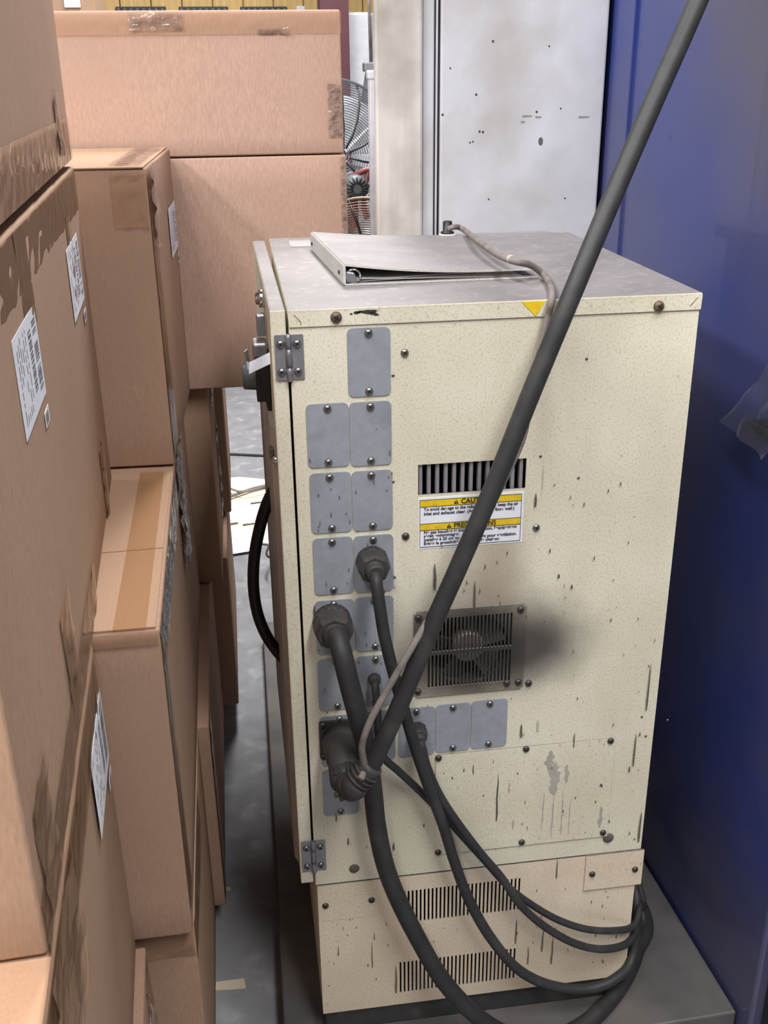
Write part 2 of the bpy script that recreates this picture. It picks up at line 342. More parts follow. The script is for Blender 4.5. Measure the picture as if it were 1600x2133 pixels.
# shared screw
def screw_mesh(r, ms, name):
    bm = new(); lathe(bm, (0, 0, 0), (0, -1, 0), [(0, r), (r*.25, r*.97), (r*.5, r*.78), (r*.66, r*.45), (r*.7, .0001)], 14, 0)
    for a in (0, 1):
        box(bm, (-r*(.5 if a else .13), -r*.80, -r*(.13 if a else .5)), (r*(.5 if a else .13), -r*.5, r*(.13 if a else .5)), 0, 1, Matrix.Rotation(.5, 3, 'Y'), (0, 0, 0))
    me = bpy.data.meshes.new(name); bm.to_mesh(me); bm.free()
    for q in ms: me.materials.append(q)
    return me
SLOT_SHADE = mat('screw_slot_shade', (40, 38, 38), .6, .3)  # raised dark cross stands for the shade in the drive recess
SC = screw_mesh(.0056, (SCREWM, SLOT_SHADE), 'screw'); SCD = screw_mesh(.0056, (mat('grimy_screw', (84, 80, 78), .4, .6, .2, 90), SLOT_SHADE), 'grimy_screw'); SCB = screw_mesh(.0075, (RUSTY, SLOT_SHADE), 'rusty_bolt'); SCS = screw_mesh(.0022, (SCREWM, SLOT_SHADE), 'small_rivet')
def scr(u, v, par, y=0., me=SC, name='screw'): p = F(u, v); return inst(name, me, V((p.x, y, p.z)), par)
# openings
def frect(tl, tr, br, bl_):
    a = [F(*q) for q in (tl, tr, br, bl_)]
    return ((a[0].x+a[3].x)/2, (a[1].x+a[2].x)/2, (a[2].z+a[3].z)/2, (a[0].z+a[1].z)/2)
vent = frect((871, 967), (1097, 956), (1095, 1018), (871, 1031))
fanp = frect((861, 1272), (1096, 1257), (1090, 1433), (862, 1452))
fo = (fanp[0]+.016, fanp[1]-.016, fanp[2]+.014, fanp[3]-.014)
RIM = F(1000, 664).z
holes = [vent, fo]
bm = new(); grid_panel(bm, [.0, WD, vent[0], vent[1], fo[0], fo[1]], [HB, HT-.004, vent[2], vent[3], fo[2], fo[3]], holes, 0)
fp = obj('front_panel', bm, CREAM, T); md = fp.modifiers.new('thick', 'SOLIDIFY'); md.thickness = .003; md.offset = -1
bk = [onz(562, 495, HT), onz(1185, 487, HT)]; kb0, kb1 = V((.003, .612, 0)), V((.545, .565, 0))
def wallq(a, b, z0, z1, th, name, m):
    a, b = V(a), V(b); n = V(((b-a).y, -(b-a).x, 0)).normalized()*th; bm = new()
    q = [V((p.x, p.y, z0)) for p in (a, b, b-n, a-n)]; hexa(bm, q, [V((p.x, p.y, z1)) for p in q]); return obj(name, bm, m, T)
wallq((WD, .0031, 0), (kb1.x, kb1.y, 0), HB, HT-.004, .003, 'side_panel', CREAM)
wallq((kb1.x, kb1.y, 0), (kb0.x, kb0.y, 0), HB, HT-.004, .003, 'back_panel', CREAM)
wallq((kb0.x, kb0.y, 0), (0, .0031, 0), HB, HT-.004, .003, 'hinge_side_panel', CREAM)
bm = new(); box(bm, (.003, .004, HB), (WD-.006, .55, HB+.004)); obj('bottom_panel', bm, CREAM, T)
# lid with folded rim
bm = new()
q = [V((-.001, -.0025, 0)), V((WD+.0015, -.0025, 0)), V((kb1.x+.002, kb1.y+.003, 0)), V((.001, kb0.y+.003, 0))]
hexa(bm, [p+V((0, 0, HT-.004)) for p in q], [p+V((0, 0, HT)) for p in q], .0012)
hexa(bm, [V((.001, -.0022, RIM)), V((WD+.001, -.0022, RIM)), V((WD+.001, .001, RIM)), V((.001, .001, RIM))], [V((-.001, -.0024, HT-.003)), V((WD+.0015, -.0024, HT-.003)), V((WD+.0015, .001, HT-.003)), V((-.001, .001, HT-.003))])
hexa(bm, [V((WD+.001, -.002, RIM)), V((kb1.x+.002, kb1.y, RIM)), V((kb1.x, kb1.y, RIM)), V((WD-.001, -.002, RIM))], [V((WD+.0015, -.002, HT-.003)), V((kb1.x+.002, kb1.y, HT-.003)), V((kb1.x, kb1.y, HT-.003)), V((WD-.001, -.002, HT-.003))])
lid = obj('lid', bm, CREAM, T)
bm = new(); box(bm, (.34, .565, HT-.03), (.53, .64, HT-.006), .003); obj('rear_ledge', bm, mat('grey_ledge', (140, 138, 138), .6), T)
p = onz(634, 508, HT); bm = new(); poly(bm, [V((p.x+a, p.y+b, HT)) for a, b in ((-.022, -.035), (-.026, -.03), (-.026, .03), (-.022, .035), (.03, .035), (.03, -.035))], (0, 0, .0012)); obj('lid_plate', bm, mat('dusty_grey_plate', (160, 156, 156), .6), lid)
for u, v in ((700, 660), (1371, 637)): scr(u, v, lid, -.0024, SCB, 'rim_bolt')
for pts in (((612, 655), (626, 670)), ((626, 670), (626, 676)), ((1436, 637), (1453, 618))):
    a, b = F(*pts[0]), F(*pts[1]); bm = new(); tube(bm, [a+V((0, -.0025, 0)), b+V((0, -.0025, 0))], .0004, 5); obj('seam_shade', bm, mat('drip_and_seam_shade', (92, 84, 76), .6, 0, .2, 90), lid)  # dark lines along the folds stand for the shade in the seams
a = [F(1085, 628), F(1135, 626), F(1115, 658)]; bm = new(); poly(bm, [q+V((0, -.0024, 0)) for q in a], (0, -.0005, 0)); obj('sticker', bm, YEL, lid, label='yellow triangle sticker')
# vent with slats
pw = (vent[1]-vent[0])/12.85
bm0 = new(); box(bm0, (-pw*.24, 0, 0), (pw*.24, .009, vent[3]-vent[2]+.004), .0016); sm = bpy.data.meshes.new('slat'); bm0.to_mesh(sm); bm0.free(); sm.materials.append(mat('vent_slat_steel', (164, 160, 168), .45, .5, .12, 60, second=(120, 112, 116), thr=(.55, .7), sscale=40))
for k in range(13): inst('slat', sm, V((vent[0]+pw*(.36+k), .0045, vent[2]-.002)), fp)
# fan grille
bm = new(); cut = []; n = 23; gx0, gx1, gz0, gz1 = fanp[0]+.02, fanp[1]-.02, fanp[2]+.016, fanp[3]-.014; zm = (gz0+gz1)/2; pw = (gx1-gx0)/n
for k in range(n):
    a = gx0+pw*(k+.24); b = gx0+pw*(k+.76); cut += [(a, b, gz0, zm-.003), (a, b, zm+.003, gz1)]
c_ = .004; X = [fanp[0], fanp[0]+c_, fanp[1]-c_, fanp[1]] + [q for h in cut for q in h[:2]]
Zs = [fanp[2], fanp[2]+c_, fanp[3]-c_, fanp[3], gz0, zm-.003, zm+.003, gz1]
corn = [(fanp[0]-1, fanp[0]+c_, fanp[2]-1, fanp[2]+c_), (fanp[1]-c_, 9, fanp[2]-1, fanp[2]+c_), (fanp[0]-1, fanp[0]+c_, fanp[3]-c_, 9), (fanp[1]-c_, 9, fanp[3]-c_, 9)]
grid_panel(bm, X, Zs, cut+corn, -.0022)
SOOTY = paint('sooty_enamel', (192, 184, 168), (150, 140, 136), soot=[(fan_c.x+.03, fan_c.z, .15, .115, (50, 47, 47), .98), (fan_c.x-.03, fan_c.z+.01, .11, .09, (50, 47, 46), .92)])
fg = obj('fan_grille', bm, SOOTY, T); md = fg.modifiers.new('thick', 'SOLIDIFY'); md.thickness = .002; md.offset = -1
fc = V(((gx0+gx1)/2, 0, zm)); FR = min(gx1-gx0, gz1-gz0)/2*1.04
bm = new()
ring = [(fc.x+FR*math.cos(2*math.pi*k/40), fc.z+FR*math.sin(2*math.pi*k/40)) for k in range(40)]
def sq(k):
    a = 2*math.pi*k/40; s = FR*1.25/max(abs(math.cos(a)), abs(math.sin(a))); return fc.x+s*math.cos(a), fc.z+s*math.sin(a)
ri = [bm.verts.new((x, .004, z)) for x, z in ring]; ro = [bm.verts.new((sq(k)[0], .004, sq(k)[1])) for k in range(40)]; rd = [bm.verts.new((x, .034, z)) for x, z in ring]
for k in range(40):
    j = (k+1) % 40; bm.faces.new((ri[k], ri[j], ro[j], ro[k])); bm.faces.new((ri[k], rd[k], rd[j], ri[j]))
obj('fan_frame', bm, mat('fan_black', (70, 67, 66), .7), fg)
bm = new(); lathe(bm, (fc.x, .006, fc.z), (0, 1, 0), [(0, FR*.36), (.002, FR*.40), (.026, FR*.40)], 24); obj('fan_hub', bm, mat('fan_hub_steel', (176, 166, 158), .45, .3, .1, 60), fg)
for k in range(5):
    bm = new(); a0 = 2*math.pi*k/5; vv = []
    for i in range(5):
        a = a0+i*.2; vv.append((bm.verts.new((fc.x+FR*.38*math.cos(a), .010+.004*i, fc.z+FR*.38*math.sin(a))), bm.verts.new((fc.x+FR*.94*math.cos(a+.15), .008+.005*i, fc.z+FR*.94*math.sin(a+.15)))))
    for p, q in zip(vv, vv[1:]): bm.faces.new((p[0], p[1], q[1], q[0]))
    o = obj('fan_blade', bm, MATS['fan_black'], fg); md = o.modifiers.new('thick', 'SOLIDIFY'); md.thickness = .0015
for u, v in ((871, 1286), (1084, 1268), (870, 1439), (1055, 1421), (1079, 1419)): scr(u, v, fg, -.0022, SCD)
for u, v, me in ((843, 735, SC), (845, 1117, SCD), (1117, 1099, SC), (1101, 1423, SCD), (1137, 722, SC)): scr(u, v, fp, 0, me)
for u, v in ((819, 782), (1222, 747), (1205, 995), (819, 1003), (822, 1202), (1126, 950), (1391, 1500), (1337, 1493), (1345, 1533)): scr(u, v, fp, 0, SCS, 'rivet')
for u, v, r in ((738, 1809, .0085), (1267, 1745, .0095)):
    p = F(u, v); bm = new(); lathe(bm, p, (0, -1, 0), [(0, r), (.001, r*.98), (.0026, r*.8), (.0034, .0002)], 18); obj('plug_and_hole_disc', bm, mat('plug_and_hole_brown', (92, 84, 78), .7, 0, .2, 90), fp)
# blanking plates: outline from the photograph, each its own part
PL = [((722, 683), (813, 681), (814, 823), (726, 826)), ((636, 842), (726, 838), (729, 970), (642, 974)), ((727, 838), (814, 834), (817, 966), (730, 971)),
      ((643, 986), (730, 982), (735, 1106), (650, 1111)), ((731, 982), (817, 977), (818, 1101), (736, 1106)), ((651, 1122), (735, 1116), (737, 1234), (655, 1239)),
      ((736, 1116), (819, 1112), (820, 1229), (738, 1234)), ((655, 1252), (737, 1246), (740, 1357), (660, 1365)), ((738, 1246), (819, 1238), (821, 1350), (741, 1357)),
      ((660, 1374), (740, 1368), (743, 1473), (664, 1481)), ((741, 1368), (821, 1360), (822, 1465), (744, 1473)), ((665, 1493), (746, 1485), (749, 1589), (670, 1598)),
      ((747, 1485), (823, 1477), (823, 1579), (750, 1587)), ((670, 1606), (747, 1598), (748, 1690), (674, 1701)),
      ((829, 1477), (906, 1469), (906, 1568), (830, 1577)), ((907, 1469), (980, 1461), (980, 1560), (907, 1567)), ((981, 1461), (1056, 1453), (1056, 1551), (981, 1560))]
bp = []
for i, c in enumerate(PL):
    x0, x1, z0, z1 = frect(*c)
    bm = new(); poly(bm, rrect(x0+.0002, x1-.0002, z0, z1, .007, 0), (0, -.0018, 0)); o = obj('blanking_plate', bm, PLATE, T); bp.append(o)
    for z in (z1-.0068, z0+.0068):
        if i == 11 and z < (z0+z1)/2 or i == 13 and z > (z0+z1)/2: continue
        inst('screw', SC, V(((x0+x1)/2+random.uniform(-.001, .001), -.0018, z)), o)
# access panel
ax0, ax1, az0, az1 = frect((906, 1574), (1280, 1534), (1266, 1738), (906, 1781))
bm = new(); box(bm, (ax0, -.0024, az0), (ax1, 0.0, az1), .0005); ap = obj('access_panel', bm, CREAM, T)
for u, v in ((913, 1577), (1095, 1558), (1271, 1541), (912, 1773), (1086, 1752), (1255, 1732)): scr(u, v, ap, -.0024, SCD)
# warning label
lx0, lx1, lz0, lz1 = frect((870, 1037), (1091, 1024), (1088, 1129), (873, 1143)); LW, LH = lx1-lx0, lz1-lz0
bm = new(); box(bm, (lx0, -.0006, lz0), (lx1, 0, lz1)); wl = obj('warning_label', bm, PAPER, T, label='white and yellow caution label in English and French')
def fx(a): return lx0+LW*a
def fz(a): return lz1-LH*a
for a, b in ((.05, .17), (.51, .63)):
    bm = new(); box(bm, (fx(.016), -.0009, fz(b)), (fx(.975), -.0006, fz(a))); obj('yellow_band', bm, YEL, wl)
bm = new()
for a in (.045, .175, .505, .635, .965): box(bm, (fx(.014), -.0011, fz(a)-.0003), (fx(.977), -.0006, fz(a)+.0003))
for a in (.014, .977): box(bm, (fx(a)-.0003, -.0011, fz(.965)), (fx(a)+.0003, -.0006, fz(.045)))
obj('frame_line', bm, INKB, wl)
TS = LH*.062
for s, x, z, wd, sz in (('CAUTION', .40, .11, .29, .115), ('PRECAUTIONS', .335, .572, .40, .115), ('To avoid damage to the robot controller, keep the air', .05, .225, .90, .075), ('inlet and exhaust clear. (At least 20cm from wall.)', .05, .31, .86, .075),
                    ("Ne pas boucher le trou de ventilation, l'equipement", .05, .675, .89, .072), ('serait endommager.', .05, .745, .34, .072), ('Installer à 20 cm ou plus des murs pour ventilation.', .05, .82, .89, .072), ('Éviter la proximité de source de chaleur.', .05, .895, .73, .072)):
    text_mesh(s, LH*sz*1.15, INKB, wl, V((fx(x), -.0012, fz(z))), 'lettering', bold=LH*.0022 if sz < .1 else LH*.003, width=LW*wd)
for x, z in ((.355, .11), (.29, .572)):
    c = V((fx(x), -.0012, fz(z))); r = LH*.045; bm = new(); poly(bm, [c+V((-r, 0, -r*.85)), c+V((r, 0, -r*.85)), c+V((0, 0, r*.95))], (0, -.0002, 0)); o = obj('warning_triangle', bm, INKB, wl)
    bm = new(); box(bm, (c.x-r*.09, -.0016, c.z-r*.35), (c.x+r*.09, -.0014, c.z+r*.45)); box(bm, (c.x-r*.09, -.0016, c.z-r*.68), (c.x+r*.09, -.0014, c.z-r*.48)); obj('exclamation_mark', bm, YEL, wl)
# door, ajar at the far end
dF0, dF1, dB0, dB1 = V((-.0235, .001, 0)), V((-.0035, .001, 0)), V((-.0285, .592, 0)), V((-.008, .592, 0))
DZ = F(645, 1840).z; q = [dF0, dF1, dB1, dB0]
bm = new(); hexa(bm, [p+V((0, 0, DZ)) for p in q], [p+V((0, 0, HT)) for p in q], .002); door = obj('door', bm, CREAM, T)
bm = new(); hexa(bm, [V((-.0305, .03, DZ+.03)), V((-.0235, .012, DZ+.03)), V((-.0285, .57, DZ+.03)), V((-.034, .56, DZ+.03))], [V((-.0305, .03, HT-.16)), V((-.0235, .012, HT-.16)), V((-.0285, .57, HT-.16)), V((-.034, .56, HT-.16))], .001)
obj('door_trim', bm, mat('door_trim_grey', (170, 164, 158), .45, .2, .1, 20), door)
for hz in (((570, 698), (631, 696), (635, 788), (577, 792)), ((627, 1754), (677, 1748), (680, 1808), (631, 1816))):
    x0, x1, z0, z1 = frect(*hz); xc = -.0015
    bm = new(); lathe(bm, (xc, -.0025, z0-.002), (0, 0, 1), [(0, .0035), (.001, .0043), ((z1-z0)*.3, .0043), ((z1-z0)*.3+.0004, .0037), ((z1-z0)*.31, .0043), ((z1-z0)*.72, .0043), ((z1-z0)*.72+.0004, .0037), ((z1-z0)*.73, .0043), (z1-z0+.002, .0043), (z1-z0+.003, .003)], 14); hg = obj('hinge', bm, ZINC, T)
    for a, b in ((x0, xc-.003), (xc+.003, x1)):
        bm = new(); poly(bm, rrect(a, b, z0, z1, .001, 0, 2), (0, -.0022, 0)); lf = obj('hinge_leaf', bm, mat('hinge_steel', (146, 146, 152), .42, .55, .1, 60), hg)
        for z in (z0+(z1-z0)*.18, z0+(z1-z0)*.80): inst('screw', SC, V(((a+b)/2, -.0022, z)), hg)
# latch, hook and lock on the door's outer face
def dx(y): return dF0.x+(dB0.x-dF0.x)*(y/.59)
lk = ony(537, 622, .16); bm = new(); lathe(bm, (dx(.16), .16, lk.z), (-1, 0, 0), [(-.001, .013), (.006, .013), (.008, .012), (.008, .009), (.012, .008), (.013, .005)], 20); obj('door_lock', bm, CHROME, door)
hy = .06; h0, h1, h2 = ony(566, 752, hy), ony(518, 768, hy), ony(512, 730, hy)
bm = new(); pth = [V((dx(hy), hy, h0.z+.004)), V((h1.x, hy, h1.z)), V((h2.x, hy, h2.z))]
for a, b in zip(pth, pth[1:]):
    d = (b-a).normalized(); n = V((0, .55, .85)).normalized() if abs(d.x) > .5 else V((.3, 1, 0)).normalized(); s = d.cross(n).normalized()*.0008
    hexa(bm, [a-n*.008-s, b-n*.008-s, b+n*.008-s, a+n*.008-s], [a-n*.008+s, b-n*.008+s, b+n*.008+s, a+n*.008+s])
obj('hook', bm, ZINC, door)
ky = .11; kz = ony(530, 785, ky); bm = new(); lathe(bm, (dx(ky), ky, kz.z), (-1, 0, 0), [(-.002, .024), (.010, .024), (.011, .02), (.016, .019), (.036, .017), (.038, .015), (.038, 0.0003)], 20); obj('latch_knob', bm, mat('grey_knob', (76, 84, 86), .5), door)
bm = new(); z1 = ony(545, 705, ky).z; z0 = ony(553, 860, ky).z; x0 = dx(ky)
hexa(bm, [(x0-.004, ky-.02, z0), (x0+.001, ky-.02, z0), (x0+.001, ky+.02, z0), (x0-.004, ky+.02, z0)], [(x0-.018, ky-.026, z1-.03), (x0+.001, ky-.026, z1-.03), (x0+.001, ky+.026, z1-.03), (x0-.018, ky+.026, z1-.03)], .002)
box(bm, (x0-.02, ky-.022, z1-.085), (x0+.001, ky+.022, z1-.02), .002); obj('latch_body', bm, BLKP, door)
bm = new(); box(bm, (x0-.022, ky-.02, z1-.03), (x0-.002, ky+.02, z1-.003), .003); box(bm, (x0-.014, ky+.01, z1), (x0-.002, ky+.03, z1+.03), .002); obj('latch_lever', bm, ZINC, door)
p0, p1 = ony(560, 940, .02), ony(578, 932, .02); bm = new(); box(bm, (dx(.02)-.0095, .02, p0.z-.012), (dx(.02)+.001, .035, p0.z+.004), .002); obj('door_clip', bm, mat('brown_clip', (70, 62, 52), .6), door)
bm = new(); lathe(bm, (dx(.03), .012, ony(582, 958, .01).z), (-1, 0, 0), [(-.002, .006), (.004, .006), (.006, .004)], 12); obj('door_stud', bm, CHROME, door)
# base section
bx1 = WD-.004
u0, u1 = frect((838, 1858), (1086, 1828), (1084, 1894), (840, 1922)), frect((830, 2006), (1076, 1974), (1074, 2036), (831, 2068))
holes = []
for q in (u0, u1):
    pw = (q[1]-q[0])/30
    for k in range(30): holes.append((q[0]+pw*(k+.27), q[0]+pw*(k+.73), q[2], q[3]))
bm = new(); grid_panel(bm, [.002, bx1]+[a for h in holes for a in h[:2]], [Z0, HB-.003]+[a for h in holes for a in h[2:]], holes, .002)
bs = obj('base_panel', bm, BEIGE, T); md = bs.modifiers.new('thick', 'SOLIDIFY'); md.thickness = .002; md.offset = 1
bm = new(); box(bm, (.002, .0045, Z0), (.005, DP-.01, HB-.003)); box(bm, (bx1-.003, .0045, Z0), (bx1, DP-.02, HB-.003)); box(bm, (.005, DP-.02, Z0), (bx1-.003, DP-.017, HB-.003)); obj('base_shell', bm, BEIGE, T)
for c, y, scs in ((((663, 1849), (793, 1832), (791, 1905), (664, 1921)), -.0005, ((678, 1886), (774, 1874))), (((1222, 1781), (1342, 1768), (1333, 1838), (1213, 1853)), -.004, ((1232, 1817), (1321, 1807)))):
    x0, x1, z0, z1 = frect(*c); bm = new(); box(bm, (x0, y, z0), (x1, .0005, z1), .0006); o = obj('corner_plate', bm, BEIGE, T)
    for u, v in scs: scr(u, v, o, y, SCD)
# oil drips, splashes and scratches on the face (with a shape of their own)
DRIP = mat('drip_and_seam_shade', (92, 84, 76), .6, 0, .2, 90); DRIPL = mat('pale_oil_run', (196, 190, 182), .4, 0, .10, 60, alpha=.55)
def drips(name, lst, m, par, y, fat=False):
    bm = new()
    for u, v, l, wd in lst:
        p = F(u, v); h = l/1400; ww = wd/2800; pts = []; nn = 12 if fat else 6
        for i in range(nn+1):
            t = i/nn
            if fat: r = ww*(.35+.9*abs(noise.noise(V((u*.37, t*4, wd)))))*math.sin(math.pi*min(1, t*.96+.02))**.5
            else: r = ww*(.9*(1-t)**.4+.1)*(1 if t > .12 else .55+t*3.7) if l > 6 else ww*math.sin(math.pi*(t*.96+.02))
            pts.append((p+V((ww*.5*noise.noise(V((u, t*3, 0))), 0, h*t-h*.5)), max(r, .00018)))
        L = [q+V((-r, y, 0)) for q, r in pts]; R_ = [q+V((r*(1 if not fat else .6+abs(noise.noise(V((v*.3, q.z*90, 1))))), y, 0)) for q, r in pts]
        poly(bm, L+R_[::-1], (0, -.00015, 0))
    o = obj(name, bm, m, par, kind='stuff'); return o
rnd = random.Random(3)
spots = [(1115, 1040, 30, 5), (988, 1240, 70, 4), (1035, 1660, 130, 5), (1085, 1520, 36, 5), (985, 1600, 26, 3), (1060, 1780, 60, 4), (1321, 1560, 90, 4), (1350, 1430, 120, 4), (1332, 1720, 90, 5), (905, 1200, 60, 6), (1195, 1540, 40, 3), (621, 1320, 12, 4), (627, 1400, 10, 4), (700, 1700, 24, 3), (725, 1750, 20, 4), (820, 1760, 22, 4), (655, 1270, 24, 5), (1163, 1198, 10, 5), (1190, 1220, 10, 5), (1310, 1600, 16, 4), (1251, 1633, 8, 8), (1268, 1708, 10, 3)]
spots += [(rnd.uniform(880, 1380), rnd.uniform(1000, 1760), rnd.uniform(2, 11)**1.0, rnd.uniform(1.2, 3.6)) for k in range(75)] + [(rnd.uniform(625, 830), rnd.uniform(850, 1800), rnd.uniform(3, 12), rnd.uniform(1.2, 3)) for k in range(60)]
spots = [q for q in spots if F(q[0], q[1]).x < WD-.006 and F(q[0], q[1]).x > .01 and F(q[0], q[1]).z > HB+.02]
drips('drip_mark', spots, DRIP, fp, -.0028)
drips('oil_run', [(1155, 1620, 90, 44), (1145, 1585, 60, 30), (1180, 1610, 50, 24), (1130, 1690, 110, 7), (1150, 1700, 120, 7), (1170, 1690, 130, 7), (1185, 1700, 100, 6), (1250, 1700, 60, 22), (1060, 1640, 30, 8), (1068, 1715, 30, 9), (1120, 1510, 30, 9), (1130, 1000, 70, 4)], DRIPL, ap, -.0026, True)
sb_ = [(rnd.uniform(670, 1300), rnd.uniform(1850, 2060), rnd.uniform(3, 14), rnd.uniform(1.5, 4)) for k in range(90)] + [(775, 1990, 80, 4), (825, 2040, 90, 7), (780, 1950, 24, 3), (705, 1980, 30, 3), (1075, 1940, 80, 6), (1130, 1960, 70, 6), (1150, 1980, 90, 6), (1100, 1990, 60, 5), (1160, 1810, 60, 5), (1050, 1860, 80, 4)]
sb_ = [q for q in sb_ if F(q[0], q[1]).z > Z0+.03 and F(q[0], q[1]).x < bx1-.01 and not any(h[0]-.004 < F(q[0], q[1]).x < h[1]+.004 and h[2]-.02 < F(q[0], q[1]).z < h[3]+.02 for h in (u0, u1))]
drips('drip_mark', sb_, mat('brown_drip', (122, 108, 92), .6, 0, .2, 90), bs, -.0002)
bm = new(); random.seed(5)
for u, v, l, h in ((762, 648, .022, .0022), (744, 650, .008, .0018), (783, 655, .006, .0012), (775, 652, .011, .0014), (731, 653, .003, .001)):
    p = F(u, v); pts = [p+V((l*math.cos(a*.349)*(.7+.6*random.random())*.6, -.0025, h*math.sin(a*.349)*(.6+.8*random.random()))) for a in range(18)]
    poly(bm, pts, (0, -.0002, 0))
obj('chip_mark', bm, mat('chip_dark', (50, 46, 44), .7), lid, kind='stuff')
# glands, sockets and the elbow plug are fixed to their plates
def gland(u, v, r, L, par, hexn=8):
    c = F(u, v); c.y = -.0018; ax = V((0, -1, 0)); bm = new()
    lathe(bm, c, ax, [(0, r), (L*.22, r), (L*.26, r*.93)], 24)
    o = obj('cable_gland', bm, GLAND, par)
    bm = new(); lathe(bm, c+ax*(L*.24), ax, [(0, r*1.0), (L*.06, r*1.05), (L*.42, r*1.0), (L*.55, r*.86)], hexn, 0, False); obj('gland_nut', bm, GLAND, o)
    bm = new(); lathe(bm, c+ax*(L*.75), ax, [(0, r*.80), (L*.06, r*.62), (L*.2, r*.58), (L*.3, r*.5)], 20); obj('gland_collar', bm, GLAND, o)
    for k in range(10):
        a = 2*math.pi*k/10; d = V((math.cos(a), 0, math.sin(a))); bm = new(); box(bm, c+d*r*.98+V((-.0016, -L*.24, -.0016)), c+d*r*.98+V((.0016, -L*.04, .0016)), .0004, 0, Matrix.Rotation(-a, 3, 'Y')); obj('gland_rib', bm, GLAND, o)
    return c+ax*L
tip1 = gland(774, 1166, .0225, .044, bp[6])
tip2 = gland(691, 1291, .0275, .056, bp[7])
tip3 = gland(779, 1411, .0085, .016, bp[10], 12)
tip4 = gland(868, 1518, .0135, .030, bp[14], 10)
# square socket with round plug body
c = F(709, 1536); c.y = -.0018
bm = new(); poly(bm, rrect(c.x-.032, c.x+.032, c.z-.034, c.z+.034, .004, c.y), (0, -.004, 0)); so = obj('plug_socket', bm, GLAND, bp[11])
bm = new(); lathe(bm, c+V((0, -.004, 0)), (0, -1, -.06), [(0, .029), (.016, .029), (.018, .0275), (.02, .0275), (.046, .026), (.048, .0245), (.078, .0245), (.080, .022)], 28); obj('plug_body', bm, GLAND, so)
for sx in (-1, 1):
    for sz in (-1, 1): inst('screw', SCD, V((c.x+sx*.0265, c.y-.004, c.z+sz*.0285)), so)
pe = c+V((0, -.085, -.006))
e1 = ony(742, 1628, -.125); e2 = ony(776, 1592, -.125)
bm = new(); lathe(bm, pe+V((0, .012, 0)), (0, -1, -.06), [(0, .0235), (.004, .025), (.022, .025), (.030, .020), (.034, .006)], 24)
tube(bm, spline([pe+V((0.0, -.012, -.002)), e1.lerp(pe, .35)+V((0, -.012, -.004)), e1, e2], 6), [.021]*6+[.019]*6+[.0175]*7, 16); obj('elbow', bm, GLAND, so)
for k in range(3):
    a = e1.lerp(e2, .15+.22*k); d = (e2-e1).normalized(); bm = new(); lathe(bm, a, d, [(-.002, .0185), (-.0015, .0205), (.0015, .0205), (.002, .0185)], 20); obj('clamp_ring', bm, GLAND, so)
bm = new(); q = ony(722, 1653, -.12); box(bm, q+V((-.012, -.006, -.004)), q+V((.02, .006, .004)), .001, 0, Matrix.Rotation(-.35, 3, 'Y')); box(bm, q+V((-.018, -.003, -.003)), q+V((-.008, .003, .003)), .0008, 0, Matrix.Rotation(-.35, 3, 'Y')); obj('clamp_screw', bm, GLAND, so)
bm = new()
for k in range(4):
    a = 2.2-k*.75; d = V((math.cos(a), 0, math.sin(a))); box(bm, pe+d*.021+V((-.004, -.016, -.005)), pe+d*.021+V((.004, .004, .005)), .001, 0, Matrix.Rotation(-a, 3, 'Y'))
obj('plug_lug', bm, GLAND, so)
# ------------------------------------------------------------------ cables (each one a thing)
def cable(name, pts, r, m, label, group='cables of the cream cabinet', cat='cable', n=14):
    P = spline([p if isinstance(p, V) else ony(*p) for p in pts], 10)
    bm = new(); tube(bm, P, r, n)
    return tag(obj(name, bm, m, smooth=True), label, cat, group)
cable('power_cable', [e1.lerp(e2, .55), e2, (795, 1552, -.128), (832, 1470, -.128), (898, 1310, -.124), (960, 1170, -.116), (1040, 985, -.104), (1112, 805, -.09), (1195, 605, -.068), (1270, 425, -.035), (1356, 225, .005), (1455, 0, .05), ony(1455, 0, .05)*2-ony(1356, 225, .005)+V((0, .01, 0)), ony(1455, 0, .05)*3.2-ony(1356, 225, .005)*2.2+V((0, .05, .06)), V((.9, .4, 2.9)), V((.95, .45, 3.6)), V((.95, .45, 4.41))], .0125, RUBBER, 'thick black cable rising from the elbow plug past the lid')
cable('main_cable', [tip2+V((0, .012, 0)), (704, 1330, -.062), (714, 1368, -.08), (728, 1425, -.088), (745, 1490, -.088), (763, 1560, -.078), (776, 1640, -.064), (785, 1720, -.055), (802, 1800, -.05), (828, 1870, -.048), (868, 1950, -.05), (918, 2035, -.055), (980, 2105, -.06), (1050, 2152, -.062), onz(1130, 2168, .087), onz(1215, 2135, .087), onz(1285, 2065, .087), onz(1325, 1985, .087), onz(1335, 1890, .087), V((.60, .5, .087))], .0145, RUBBER, 'thickest black cable hanging from the large gland and sweeping across the base')
cable('motor_cable', [tip1+V((0, .01, 0)), (784, 1212, -.054), (790, 1255, -.062), (801, 1325, -.064), (818, 1395, -.062), (838, 1465, -.058), (860, 1540, -.05), (888, 1625, -.044), (922, 1715, -.04), (945, 1790, -.036), (975, 1870, -.034), (1020, 1950, -.034), (1078, 2018, -.036), (1145, 2052, -.038), (1220, 2060, -.036), (1280, 2040, -.03), (1318, 1990, .0), V((.575, .06, .26)), V((.58, .2, .24)), V((.58, .45, .15))], .0088, RUBBER, 'black cable hanging from the upper gland, crossing both vent rows')
